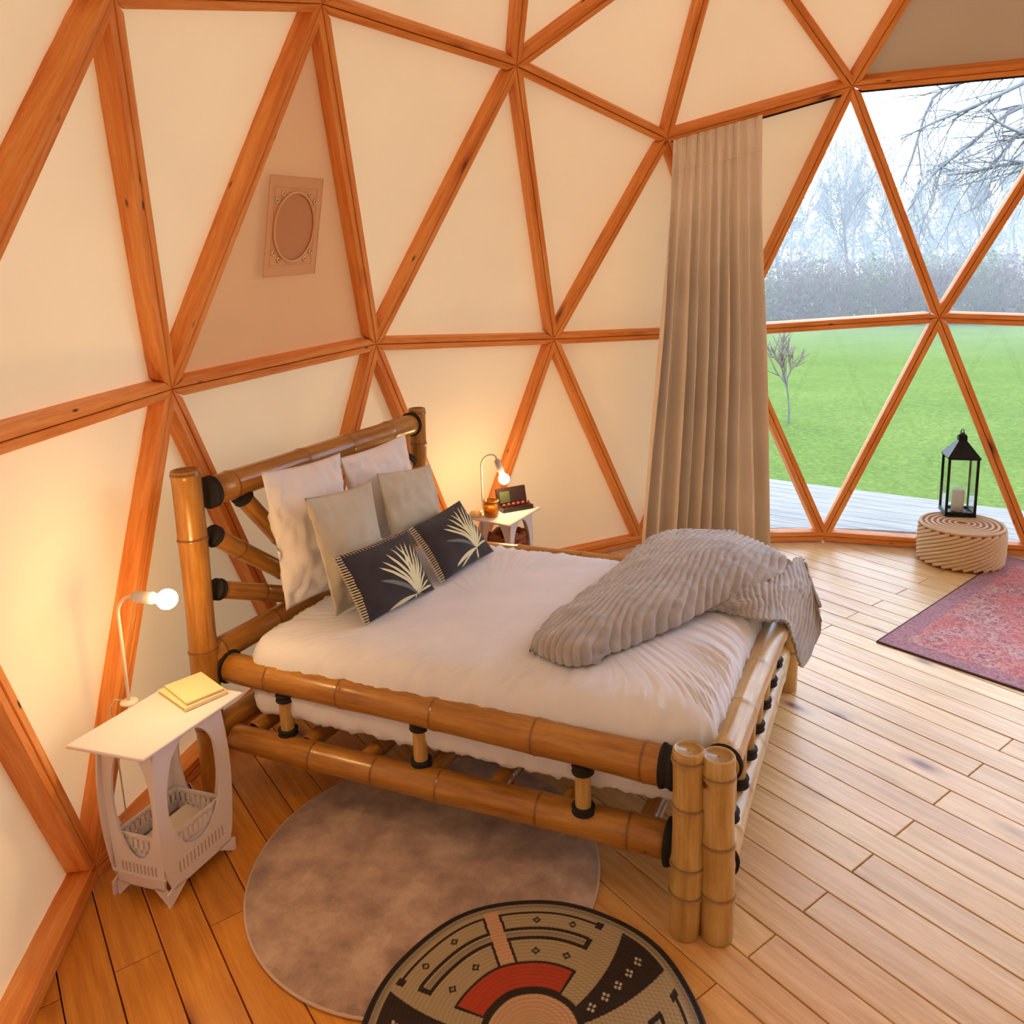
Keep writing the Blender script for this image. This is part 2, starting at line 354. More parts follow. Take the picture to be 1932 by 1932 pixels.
for t in tris:
    key = tuple(sorted(t)); c = sum(nodes[list(t)])/3
    P3 = [outw(i, BD-.012) for i in t]
    if key in GLASS:
        # pane: thin solid
        cc = sum(P3)/3; n_ = np.cross(P3[1]-P3[0], P3[2]-P3[0]); n_ /= np.linalg.norm(n_)
        P4 = [cc+(p-cc)*.99 for p in P3]; v = [p+n_*.004 for p in P4]+[p-n_*.004 for p in P4]
        mesh_obj('window_pane', v, [(0, 1, 2), (5, 4, 3), (0, 3, 4, 1), (1, 4, 5, 2), (2, 5, 3, 0)], 'glass', window)
    else:
        # canvas sagging very slightly, subdivided
        N_ = 10; v = []; idx = {}
        for a in range(N_+1):
            for b in range(N_+1-a):
                x, y = a/N_, b/N_; z = 1-x-y; p = P3[0]*x+P3[1]*y+P3[2]*z; d = (p-CEN)/np.linalg.norm(p-CEN)
                idx[a, b] = len(v); v.append(p+d*(.035*27*x*y*z))
        f = []
        for a in range(N_):
            for b in range(N_-a):
                f.append((idx[a, b], idx[a+1, b], idx[a, b+1]))
                if a+b < N_-1: f.append((idx[a+1, b], idx[a+1, b+1], idx[a, b+1]))
        mat = 'canvas_tan' if key == VENT else 'canvas_dark' if key in DARK_TRIS else 'canvas'
        o = mesh_obj('canvas_panel', v, f, mat, SET[side_of(c)], True); panel_objs[key] = o
        if key == VENT: o['label'] = 'darker tan canvas triangle holding the round vent'
        elif key in DARK_TRIS: o['label'] = 'darker canvas triangle above the window'
val = {i: sum(1 for e in edges if i in e) for i in range(len(nodes))}
for (a, b), ts in edges.items():
    pa, pb = nodes[a], nodes[b]; mid = (pa+pb)/2; L = np.linalg.norm(pb-pa); X = (pb-pa)/L
    isB = ntype[a][0] == 'B' and ntype[b][0] == 'B'
    o_ = (mid-CEN); 
    if isB: o_[2] = 0
    o_ = o_-X*np.dot(o_, X); Z = o_/np.linalg.norm(o_); Y = np.cross(Z, X)
    W = BW; D = BD
    ta = math.tan(math.pi/6) if val[a] != 5 else math.tan(math.pi/5); tb = math.tan(math.pi/6) if val[b] != 5 else math.tan(math.pi/5)
    mb = MB()
    for sgn in (-1, 1):
        g = .0022; w2 = W/2
        # board outline in (x,y): pointed end towards the hub
        ol = [(g/ta, g*sgn), (w2/ta, w2*sgn), (L-w2/tb, w2*sgn), (L-g/tb, g*sgn)]
        if isB: ol = [(0, g*sgn), (0, w2*sgn), (L, w2*sgn), (L, g*sgn)]
        if sgn < 0: ol = ol[::-1]
        be = .003; lay = []
        for d, ins in ((0, be), (be, 0), (D, 0)):
            cx_ = sum(p[0] for p in ol)/4; cy_ = sum(p[1] for p in ol)/4
            lay += [pa+X*(x+(ins if x < cx_ else -ins))+Y*(y+(ins if y < cy_ else -ins))+Z*d for x, y in ol]
        f = [(0, 1, 2, 3), (11, 10, 9, 8)]
        for l_ in range(2):
            for i in range(4): j = (i+1) % 4; f.append((l_*4+i, l_*4+4+i, l_*4+4+j, l_*4+j))
        uv = []
        for l_, d in enumerate((0, be, D)):
            for x, y in ol: uv.append((x+sgn*3.3, y+ (d if True else 0)*(1 if y*sgn > g*2 else -1)*sgn))
        mb.add(lay, f, uv)
    gl = all(tuple(sorted(t)) in GLASS for t in ts) 
    par = window if gl and len(ts) > 0 else SET[side_of(mid)]
    if isB and all(i in wnodes for i in (a, b)): par = window
    o = mb.build('base_beam' if isB else 'beam', 'beam_wood', par)
# added plugs keep sky light from leaking through the joints of the mitred struts
for i in range(len(nodes)):
    u_ = unit2[i]; x_, y_, _d = frame_of(u_); mb = MB(); mb.lathe(nodes[i]+u_*.006, [(.010, 0), (.030, .010), (.046, .078)], 6, np.array([x_, y_, u_]))
    if ntype[i][0] != 'B': mb.build('added_joint_plug', 'beam_wood', window if i in wnodes and ntype[i] in (('M', -36.0), ('M', -60.2)) else SET[side_of(nodes[i])])
# ------------------------------------------------------------------ floor
PSI = 0.3328677649829217; C0 = 0.34959794788025117*S; WP = 0.039062479686446175*S
tdir = np.array([math.cos(PSI), math.sin(PSI)]); ndir = np.array([-math.sin(PSI), math.cos(PSI)])
floor = empty('floor', (0, 0, 0), kind='structure'); floor['label'] = 'pine plank floor inside the dome'
mb = MB(); mb.lathe((0, 0, -.10), [(3.62, 0), (3.62, .075)], 90); mb.build('subfloor', 'subfloor', floor)
RF = 3.46
for r in range(-40, 40):
    n1 = C0-r*WP; n0 = n1-WP
    if max(abs(n0), abs(n1)) > RF-.02 and min(abs(n0), abs(n1)) > RF-.05: continue
    h0 = math.sqrt(max(RF**2-n0*n0, .0)) if abs(n0) < RF else 0.; h1 = math.sqrt(max(RF**2-n1*n1, .0)) if abs(n1) < RF else 0.
    j0 = (.42 if r % 2 == 0 else 1.53); Lp = 2.22
    cuts = sorted([j0+Lp*k for k in range(-4, 5) if -max(h0, h1)+.15 < j0+Lp*k < max(h0, h1)-.15])
    ends = [None]+cuts+[None]
    for e0, e1 in zip(ends[:-1], ends[1:]):
        g = .0035; lo = (-h0, -h1) if e0 is None else (e0+g/2,)*2; hi = (h0, h1) if e1 is None else (e1-g/2,)*2
        if hi[0] <= lo[0] or hi[1] <= lo[1]: 
            lo = (min(lo[0], hi[0]-.01), min(lo[1], hi[1]-.01))
        dz = random.uniform(-.0006, .0006); be = .0022; v = []
        for zz, e in ((-.024, 0), (dz-be, 0), (dz, be)):
            for t_, n_ in ((lo[0]+e, n0+g/2+e), (hi[0]-e, n0+g/2+e), (hi[1]-e, n1-g/2-e), (lo[1]+e, n1-g/2-e)):
                p = tdir*t_+ndir*n_; v.append((p[0], p[1], zz))
        f = [(8, 9, 10, 11), (3, 2, 1, 0)]
        for l_ in range(2):
            for i in range(4): j = (i+1) % 4; f.append((l_*4+i, l_*4+j, l_*4+4+j, l_*4+4+i))
        uv = [(p[0]*tdir[0]+p[1]*tdir[1], p[0]*ndir[0]+p[1]*ndir[1]) for p in v]
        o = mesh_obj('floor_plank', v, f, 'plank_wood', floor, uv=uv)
        q = random.uniform(.92, 1.06); warm_light = smoothstep((3-r)/9.); o['tint'] = (q*(1-.06*warm_light), q*random.uniform(.97, 1.02)*(1-.42*warm_light), q*random.uniform(.92, 1.04)*(1-.86*warm_light))   # warmer, dimmer light towards the near wall is painted into the board tint
# ------------------------------------------------------------------ vent on the tan panel
i1, i2, i3 = nid('M', 60.18), nid('T', 49.61), nid('M', 36)
pp = [outw(i, BD-.012) for i in (i1, i2, i3)]; vn = np.cross(pp[1]-pp[0], pp[2]-pp[0]); vn /= np.linalg.norm(vn)
if np.dot(vn, CEN-pp[0]) < 0: vn = -vn
def onp(u, v, off=0.):
    d = ray(u, v); pc = sum(pp)/3; bulge = -vn*.030; p0 = pc+bulge*0
    t = np.dot(p0-CAMP, vn)/np.dot(d, vn); p = CAMP+d*t; return p+vn*off
vent = None
k = NT('vent_canvas'); k.b.inputs['Base Color'].default_value = (.74, .43, .235, 1); k.b.inputs['Roughness'].default_value = .75; MATS['vent_canvas'] = k.m
def quadframe(c, ux, uy):
    x = ux/np.linalg.norm(ux); y = uy-x*np.dot(uy, x); y /= np.linalg.norm(y); return x, y
vc = onp(553, 428)
vx, vy = quadframe(vc, onp(603, 428)-onp(503, 428), onp(570, 330)-onp(546, 520))
vz = np.cross(vx, vy); vz = vz if np.dot(vz, vn) > 0 else -vz
ax_ = np.array([vx, vy, vn])
hw = np.linalg.norm(onp(603, 428)-onp(505, 428))/2; hh = np.linalg.norm(onp(568, 330)-onp(545, 515))/2
mb = MB(); mb.box(vc+vn*.002, (2*hw, 2*hh, .004), ax_, .001); vent = mb.build('vent_patch', 'vent_canvas', SET['wall_left']); vent['label'] = 'rectangular patch with an oval vent opening and eyelets'
rx_, ry_ = hw*.76, hh*.70
for sc_, nm_ in ((1., 'seam'), (.80, 'seam')):
    cs_ = [vc+vn*.005+vx*hw*sc_*a_+vy*hh*(sc_ if sc_ == 1 else .78)*b_ for a_, b_ in ((-1, -1), (1, -1), (1, 1), (-1, 1), (-1, -1))]
    mb = MB(); mb.tube([cs_[i]+(cs_[i+1]-cs_[i])*t for i in range(4) for t in np.linspace(0, 1, 12)[:-1]]+[cs_[4]], .0022, 6); mb.build(nm_, 'clear_vinyl', vent, True)
mb = MB(); mb.tube([vc+vn*.010+vx*rx_*math.cos(a)+vy*ry_*math.sin(a) for a in np.linspace(0, 2*math.pi, 65)], .006, 8, False); mb.build('vent_ring', 'clear_vinyl', vent, True)
mb = MB(); pts_ = [(f_, -.0 if f_ > .8 else .002) for f_ in (1., .9, .6, .3, .01)]
vs_ = [vc+vn*(.0045+z_)+vx*rx_*f_*math.cos(a)+vy*ry_*f_*math.sin(a) for f_, z_ in pts_ for a in np.linspace(0, 2*math.pi, 48, endpoint=False)]
mb.add(vs_, [(i*48+k_, i*48+(k_+1) % 48, i*48+48+(k_+1) % 48, i*48+48+k_) for i in range(4) for k_ in range(48)]); mb.build('vent_cover', 'copper_cover', vent, True)
for sx_ in (-1, 1):
    for sy_ in (-1, 1):
        for dx_, dy_ in ((.72, .52), (.50, .66)):
            mb = MB(); mb.lathe(vc+vn*.007+vx*sx_*hw*dx_+vy*sy_*hh*dy_, [(.013, 0), (.013, .003), (.007, .005), (.006, .001)], 12, ax_, False); mb.build('eyelet', 'eyelet_metal', vent, True)

# ------------------------------------------------------------------ bamboo poles
def bamboo(name, a, b, r, mat, parent, nodespos=None, seg=20, wob=.004, ridge=.09, seed=0, endcap=True, step=.25, lab=None, taper=1.):
    a = np.asarray(a, float); b = np.asarray(b, float); L = np.linalg.norm(b-a); x, y, d = frame_of(b-a); rs = np.random.default_rng(seed+int(L*1000))
    if nodespos is None:
        nodespos = []; t = rs.uniform(.05, step*.8)
        while t < L-.03: nodespos.append(t); t += step*rs.uniform(.8, 1.15)
    ts = sorted(set([0, .003, L-.003, L]+list(np.linspace(0, L, max(6, int(L/.06))))+[n+o for n in nodespos for o in (-.02, -.010, -.004, 0, .004, .010, .02) if 0 < n+o < L]))
    ph = rs.uniform(0, 6); pts = []; rad = []; ring = []
    for t in ts:
        bend = wob*math.sin(t/L*math.pi*1.5+ph); pts.append(a+d*t+x*bend)
        k_ = 0; rg = 0
        for n in nodespos:
            u = (t-n); k_ += ridge*math.exp(-(u/.010)**2)-ridge*.9*math.exp(-((u-.004)/.0035)**2); rg = max(rg, math.exp(-((u-.003)/.0045)**2))
            k_ += .03*math.exp(-abs(u)/.06)
        rr_ = r*(1+k_+.015*math.sin(t*9+ph))*(1+(taper-1)*t/L)
        if t in (0, L): rr_ *= .94
        rad.append(rr_); ring.append(rg*.85)
    mb = MB(); mb.tube(pts, rad, seg, False, ring)
    # ends: rim, recessed floor
    if endcap:
        for e, dd in ((0, -1), (len(pts)-1, 1)):
            c = pts[e]; vs = []; 
            prof = [(rad[e], 0), (rad[e]*.86, .001*dd), (rad[e]*.80, -.006*dd), (rad[e]*.12, -.005*dd), (rad[e]*.08, -.014*dd), (.0005, -.014*dd)]
            for pr, pz in prof:
                for k_ in range(seg): an = 2*math.pi*k_/seg; vs.append(c+d*pz+x*pr*math.cos(an)+y*pr*math.sin(an))
            f = [(i*seg+k_, i*seg+(k_+1) % seg, i*seg+seg+(k_+1) % seg, i*seg+seg+k_) for i in range(len(prof)-1) for k_ in range(seg)]
            if dd < 0: f = [q_[::-1] for q_ in f]
            mb.add(vs, f, [(p[0]*.3, p[1]) for p in vs], [0]*seg+[.1]*seg+[.45]*seg+[.1]*seg+[.9]*seg*2)
    o = mb.build(name, mat, parent, True, ring=True)
    if lab: o['label'] = lab
    return o
def binding(c, d, r, h, parent, name='cord_binding', lumpy=.12):
    x, y, d = frame_of(d); c = np.asarray(c, float); n = max(4, int(h/.008)); seg = 20; mb = MB(); pts = []; rad = []
    for i in range(n*3+1):
        t = i/(n*3); pts.append(c+d*(t-.5)*h); rad.append(r*(1+.05*abs(math.sin(i*math.pi/3))) *(1+lumpy*.4*math.sin(t*9)))
    mb.tube(pts, rad, seg, True); return mb.build(name, 'black_cord', parent, True)
A3 = lambda p, z: np.array([p[0], p[1], z])
bed = empty('bed_frame', (.7, 1.7, 0), label='thick bamboo bed frame with black cord bindings and a fan of canes in the headboard', cat='bed')
p1 = G(1293, 1757, 0); p2 = G(1350, 1764, 0); pf = G(1485, 1298, 0)
hdL = G(388, 1270, .50); hdR = G(787, 775, 1.28)
P1 = p1[:2]; P2 = p2[:2]; PF = pf[:2]; HL = hdL[:2]; HR = hdR[:2]
hn_ = np.array([(HR-HL)[1], -(HR-HL)[0]])/np.linalg.norm(HR-HL); hn_ = hn_ if np.dot(hn_, CAMP[:2]-HL) > 0 else -hn_
def Hpl(u, v, off=0.):
    d = ray(u, v); t = (np.dot(HL-CAMP[:2], hn_)+off)/np.dot(d[:2], hn_); return CAMP+d*t
sd = (HL-P1)/np.linalg.norm(HL-P1); fd = (PF-P2)/np.linalg.norm(PF-P2)
# corner posts
bamboo('corner_post', A3(P1, 0), G(1300, 1412, .62)*0+A3(G(1300, 1412, .61)[:2], .61), .047, 'bamboo_pale', bed, [.14, .235, .43, .58], ridge=.13, seed=3, lab='pale bamboo corner post at the near end of the side rail')
bamboo('corner_post', A3(P2, 0), A3(G(1358, 1424, .60)[:2], .60), .049, 'bamboo_pale', bed, [.15, .32, .54], ridge=.10, seed=5)
bamboo('corner_post', A3(PF, 0), A3(PF, .60), .048, 'bamboo_pale', bed, [.2, .45], seed=6)
PF2 = PF+fd*.02-np.array([-fd[1], fd[0]])*(-.10)
PF2 = PF+sd*.095
bamboo('corner_post', A3(PF2, 0), A3(PF2, .60), .046, 'bamboo_pale', bed, [.18, .42], seed=7)
# headboard posts
HLb = A3(HL, 0); bamboo('headboard_post', A3(HL, 0), A3(HL, 1.315), .052, 'bamboo_glossy', bed, [.28, .60, 1.05, 1.30], seed=8, ridge=.07)
bamboo('headboard_post', A3(HR, 0), A3(HR, 1.295), .045, 'bamboo_glossy', bed, [.3, .7, 1.1, 1.27], seed=9)
# side rails (near side)
sr_n, sr_f = G(1252, 1444, .50), G(438, 1258, .50)
bamboo('side_rail', A3(sr_n[:2], .50), A3(sr_f[:2], .50), .059, 'bamboo_glossy', bed, [.055, .42, .80, 1.19, 1.52], seed=10, ridge=.045, seg=28, taper=.98, wob=.006, endcap=True)
lr_n, lr_f = G(1262, 1588, .235), G(446, 1388, .235)
bamboo('side_rail', A3(lr_n[:2], .235), A3(lr_f[:2], .235), .057, 'bamboo_glossy', bed, [.12, .43, .80, 1.06, 1.33], seed=11, ridge=.06, seg=28, wob=-.006, taper=.85)
binding(A3(sr_n[:2]-sd*.018, .50), A3(sd, 0), .063, .05, bed); binding(A3(lr_n[:2]-sd*.018, .235), A3(sd, 0), .068, .05, bed)
binding(A3(sr_f[:2]+sd*.02, .50), A3(sd, 0), .061, .03, bed)
bamboo('rail_end', A3(sr_f[:2]+sd*.032, .50), A3(sr_f[:2]+sd*.075, .51), .053, 'bamboo_glossy', bed, [], seed=12)
def strut_mid(u0, v0, u1, v1, zt, zb, r=.026):
    a = G(u0, v0, zt); b = G(u1, v1, zb)
    t = A3((a[:2]+b[:2])/2, zt); b_ = A3((a[:2]+b[:2])/2, zb)
    bamboo('short_strut', t, b_, r, 'bamboo_pale', bed, [], seed=13, wob=0)
    binding(t+np.array([0, 0, -.008]), (0, 0, 1), r*1.3, .028, bed); binding(b_+np.array([0, 0, .004]), (0, 0, 1), r*1.35, .026, bed)
for (u, v0, v1) in ((541, 1315, 1376), (793, 1368, 1434), (1100, 1446, 1526)): strut_mid(u, v0, u, v1, .445, .29)
# foot rails
fr0, fr1 = A3(P2+fd*.05, .515), A3(PF, .515)
q0 = G(1384, 1388, .52); q1 = G(1457, 1200, .52)
fdd = (q1-q0)/np.linalg.norm(q1-q0)
fr0 = A3((q0-fdd*.17)[:2], .52); Lf = np.dot(A3(PF, .52)-fr0, fdd); fr1 = fr0+fdd*(Lf+.01)
bamboo('foot_rail', fr0, fr1, .052, 'bamboo_pale', bed, [.31, .62, .98, 1.3], seed=14, ridge=.05, seg=28)
binding(fr0+fdd*.012, fdd, .055, .018, bed)
l0 = G(1376, 1560, .19); l1 = G(1467, 1240, .19); ldd = (l1-l0)/np.linalg.norm(l1-l0)
lf0 = A3((l0-ldd*.17)[:2], .19); lf1 = lf0+ldd*(np.dot(A3(PF, .19)-lf0, ldd))
bamboo('foot_rail', lf0, lf1, .052, 'bamboo_pale', bed, [.13, .36, .66, .98, 1.25], seed=15, ridge=.07, seg=28)
binding(lf0+ldd*.012, ldd, .055, .018, bed)
for k_ in range(7):
    t_ = .12+k_*.185; a = fr0+fdd*t_; b = lf0+ldd*(t_+.02); e = (b-a)/np.linalg.norm(b-a)
    bamboo('short_strut', a+e*.06, b-e*.05, .024, 'bamboo_pale', bed, [], seed=k_, wob=0)
    m_ = b-e*.075; binding(m_, e, .034, .035, bed)
# far side rails
fs0 = A3(PF2+sd*.05, .50); fs1 = A3(HR-sd*.03, .50); bamboo('side_rail', fs0, fs1, .07, 'bamboo_glossy', bed, None, seed=16, ridge=.05, seg=16, step=.36)
bamboo('side_rail', fs0-[0, 0, .27], fs1-[0, 0, .27], .06, 'bamboo_glossy', bed, None, seed=17, ridge=.05, seg=16, step=.36)
# headboard rails + fan
ha, hb = Hpl(397, 928), Hpl(774, 801)
hdv = (hb-ha)/np.linalg.norm(hb-ha)
bamboo('headboard_rail', ha, hb+hdv*.01, .056, 'bamboo_glossy', bed, [.10, .52, .83, 1.17], seed=18, ridge=.07, seg=24)
binding(ha-hdv*.005, hdv, .059, .03, bed); binding(hb+hdv*.005, hdv, .060, .022, bed)
HC = Hpl(606, 1142)
def hpt(t, z): return A3(HL+(HR-HL)*t, z)
axL = A3(HL, 0); hx_ = A3((HR-HL)/np.linalg.norm(HR-HL), 0); WH = np.linalg.norm(HR-HL)
lefts = [Hpl(458, 938), Hpl(404, 1012), Hpl(412, 1112), Hpl(520, 905)]
canes = []
for p_ in lefts:
    canes.append(p_); t_ = np.dot(p_-axL, hx_); canes.append(A3((axL+hx_*(WH-t_))[:2], p_[2]))
canes.append(A3((HL+HR)/2, lefts[3][2]+.03)); HC = A3(((HL+HR)/2), HC[2])
for k_, a in enumerate(canes):
    c_ = HC; e = (a-c_)/np.linalg.norm(a-c_)
    bamboo('headboard_cane', c_+e*.09, a, .036, 'bamboo_glossy', bed, None, seed=20+k_, ridge=.07, seg=16, step=.28, wob=.001)
    binding(a+e*.004, e, .040, .03, bed)
bamboo('headboard_rail', hpt(0, .56), hpt(1, .56), .05, 'bamboo_glossy', bed, None, seed=31, seg=16, step=.36)
bamboo('headboard_rail', hpt(0, .25), hpt(1, .25), .05, 'bamboo_glossy', bed, None, seed=32, seg=16, step=.36)
for k_ in range(7):
    t_ = .08+k_*.14; a = A3(P1+(HL-P1)*t_, .25); b = A3(PF2+(HR-PF2)*t_, .25)
    e = (b-a)/np.linalg.norm(b-a); bamboo('slat', a+e*.07, b-e*.07, .034, 'bamboo_glossy', bed, None, seed=40+k_, seg=10, step=.4)

# ------------------------------------------------------------------ mattress
ZM = .66
mc = [G(430, 1203, .60)[:2], G(1358, 1395, .60)[:2], None, None]
HN = np.array([1.31, 2.70]); FN = np.array([.185, 1.315]); FF = FN+fd*1.30; HF = HN+(HR-HL)/np.linalg.norm(HR-HL)*1.33
mq = [HN, FN, FF, HF]
def bil(s_, t_, q_=mq): return (q_[0]*(1-s_)+q_[1]*s_)*(1-t_)+(q_[3]*(1-s_)+q_[2]*s_)*t_   # s: head->foot, t: near->far
Lm, Wm = 1.80, 1.32
def rr_outline(ins, rc, N_):
    """rounded rectangle outline in metres"""
    pts = []; a, b = Lm/2-ins, Wm/2-ins; rc = max(.002, min(rc-ins*.6, a, b)); per = []
    segs = [(a-rc, -b, -math.pi/2), (a-rc, b-rc, 0), (-a+rc, b-rc, math.pi/2), (-a+rc, -b+rc, math.pi)]
    cs = [(a-rc, -b+rc), (a-rc, b-rc), (-a+rc, b-rc), (-a+rc, -b+rc)]
    P_ = []
    for k_, (cx_, cy_) in enumerate(cs):
        a0 = -math.pi/2+k_*math.pi/2
        for j in range(9): an = a0+j/8*math.pi/2; P_.append((cx_+rc*math.cos(an), cy_+rc*math.sin(an)))
    P_.append(P_[0]); P_ = np.array(P_); Ls = np.r_[0, np.cumsum(np.linalg.norm(np.diff(P_, axis=0), axis=1))]
    tt = np.linspace(0, Ls[-1], N_, endpoint=False); return np.c_[np.interp(tt, Ls, P_[:, 0]), np.interp(tt, Ls, P_[:, 1])], tt
NP = 640; v = []; rows = 0
prof = [(.30, .345), (.10, .340), (.03, .342), (.010, .350), (.004, .365), (.0, .39), (.0, .43), (-.006, .47), (-.004, .52), (.0, .56), (.012, .60), (.03, .628), (.055, .645), (.09, .655), (.14, .660), (.20, .663), (.28, .666), (.36, .668), (.46, .669), (.56, .670), (.64, .670)]
for k_, (ins, z) in enumerate(prof):
    O_, tt = rr_outline(max(ins, -.01), .10, NP)
    for (x, y), t_ in zip(O_, tt):
        wr = 0; zz = z
        n1 = fbm(t_*9, .5, 0); n2 = fbm(t_*26+3, .2, z*2)
        if z < .37: zz += .010*n2+.006*n1; ins2 = .010*n2
        elif z < .6: ins2 = .013*n2
        else: ins2 = 0
        if z > .6: zz += math.exp(-ins/.17)*(.016*fbm((t_+ins*.8)*17, .3, 1)+.017*fbm((t_+ins*.8)*38, 2, 1))+.004*fbm(x*3, y*3, 5)
        c_ = math.hypot(x, y); x2, y2 = x*(1-ins2), y*(1-ins2)
        s_, tq = x2/Lm+.5, y2/Wm+.5; p = bil(s_, tq); v.append((p[0], p[1], zz))
f = []
for i in range(len(prof)-1):
    for j in range(NP): k2 = (j+1) % NP; f.append((i*NP+j, i*NP+k2, (i+1)*NP+k2, (i+1)*NP+j))
f.append(tuple(range(NP-1, -1, -1))); f.append(tuple((len(prof)-1)*NP+j for j in range(NP)))
mat_o = mesh_obj('mattress', v, f, 'sheet', None, True, loc=(*bil(.5, .5), .37)); tag(mat_o, 'mattress under a white fitted sheet lying in the bamboo bed', 'mattress')

# ------------------------------------------------------------------ pillows
def pillow(name, TL, TR, BR, BL, thick, mat, label, cat, group, back=True, n=28, seed=0, concave=.05, wr=.012, power=2.2):
    TL, TR, BR, BL = [np.asarray(p, float) for p in (TL, TR, BR, BL)]
    nrm = np.cross(TR-TL, BL-TL); nrm /= np.linalg.norm(nrm)
    if np.dot(nrm, CAMP-TL) < 0: nrm = -nrm
    def P(a, b):
        A_, B_ = 2*a-1, 2*b-1
        # concave sides, pointed corners
        a2 = .5+.5*A_*(1-concave*(1-B_**2)**1.); b2 = .5+.5*B_*(1-concave*(1-A_**2)**1.)
        return (TL*(1-a2)+TR*a2)*(1-b2)+(BL*(1-a2)+BR*a2)*b2
    def front(a, b, off=0.):
        A_, B_ = 2*a-1, 2*b-1; pr = (max(0, 1-abs(A_)**power))**.78*(max(0, 1-abs(B_)**power))**.78
        edge = 1-pr
        ww = wr*(fbm(A_*2.2+seed, B_*2.2, seed)*.8+ .7*edge*fbm(A_*7+seed, B_*7, seed*2))*min(1, pr*5)
        return P(a, b)+nrm*(thick/2*pr+ww+off)
    v = []; f = []
    for side in (1, -1):
        for i in range(n+1):
            for j in range(n+1):
                a, b = j/n, i/n; a = .5-.5*math.cos(a*math.pi)*.35-.5*.65*(1-2*a); b = .5-.5*math.cos(b*math.pi)*.35-.5*.65*(1-2*b)
                p = front(a, b) if side > 0 else 2*P(a, b)-front(a, b)
                v.append(p)
    f = grid_faces(n+1, n+1, 0, True)+grid_faces(n+1, n+1, (n+1)**2)
    bmv = np.array(v); lo = bmv.mean(0)*1.; lo[2] = bmv[:, 2].min()
    root = empty(name, lo, label=label, cat=cat, group=group)
    o = mesh_obj('cover', v, f, mat, root, True)
    bm = bmesh.new(); bm.from_mesh(o.data); bmesh.ops.remove_doubles(bm, verts=bm.verts, dist=1e-5); bmesh.ops.recalc_face_normals(bm, faces=bm.faces); bm.to_mesh(o.data); bm.free()
    return root, front, P
hb_dir = (HR-HL)/np.linalg.norm(HR-HL)
def quad(tl, ztl, tr, ztr, br, zbr, bl, zbl): return G(*tl, ztl), G(*tr, ztr), G(*br, zbr), G(*bl, zbl)
PW_ = {}
def prn(n, q_):
    pass
def leanq(tl, tr, offt, br, bl, zb): return Hpl(*tl, offt), Hpl(*tr, offt+.01), G(*br, zb), G(*bl, zb)
WP1 = leanq((492, 890), (642, 854), .135, (672, 1098), (540, 1152), .675)
WP2 = (Hpl(640, 864, .135), Hpl(764, 817, .14), Hpl(800, 1000, .20), Hpl(690, 1050, .20))
r1, _, _ = pillow('pillow', *WP1, .15, 'pillow_white', 'white pillow leaning at the near side of the bamboo headboard', 'pillow', 'white pillows against the headboard', seed=1, concave=.05, wr=.03)
r2, _, _ = pillow('pillow', *WP2, .15, 'pillow_white', 'white pillow behind the farther beige cushion', 'pillow', 'white pillows against the headboard', seed=2, concave=.05, wr=.03)
BC1 = leanq((574, 940), (700, 908), .31, (740, 1112), (634, 1164), .675)
BC2 = (Hpl(710, 894, .29), Hpl(812, 876, .29), Hpl(842, 1000, .37), Hpl(744, 1050, .37))
r3, f3, P3_ = pillow('cushion', *BC1, .12, 'cushion_beige', 'beige square cushion in front of the near white pillow', 'cushion', 'beige cushions', seed=3, concave=.045, wr=.016)
r4, f4, P4_ = pillow('cushion', *BC2, .12, 'cushion_beige', 'beige square cushion behind the farther palm cushion', 'cushion', 'beige cushions', seed=4, concave=.045, wr=.016)
DC1 = leanq((630, 1052), (768, 998), .47, (820, 1112), (690, 1180), .675)
DC2 = leanq((772, 997), (867, 944), .44, (932, 1040), (834, 1100), .685)
for nm_, qd in (('w1', WP1), ('w2', WP2), ('b1', BC1), ('b2', BC2), ('d1', DC1), ('d2', DC2)): print(nm_, [np.round(x, 2).tolist() for x in qd])
r5, f5, P5_ = pillow('cushion', *DC1, .10, 'cushion_dark', 'charcoal cushion with palm leaf print and white stitching, nearer of the two', 'cushion', 'charcoal palm leaf cushions', seed=5, concave=.04, wr=.006)
r6, f6, P6_ = pillow('cushion', *DC2, .10, 'cushion_dark', 'charcoal cushion with palm leaf print, farther one beside the bedside table', 'cushion', 'charcoal palm leaf cushions', seed=6, concave=.04, wr=.006)
def aff(px, TL=(660, 1190), TR=(1190, 1000), BL=(890, 1690), BR=(1370, 1430)):
    TL, TR, BL, BR = map(np.array, (TL, TR, BL, BR)); a = b = .5
    for _ in range(20):
        p = (TL*(1-a)+TR*a)*(1-b)+(BL*(1-a)+BR*a)*b; ja = (TR-TL)*(1-b)+(BR-BL)*b; jb = (BL-TL)*(1-a)+(BR-TR)*a
        s_ = np.linalg.solve(np.array([ja, jb]).T, np.array(px)-p); a += s_[0]; b += s_[1]
    return a, b
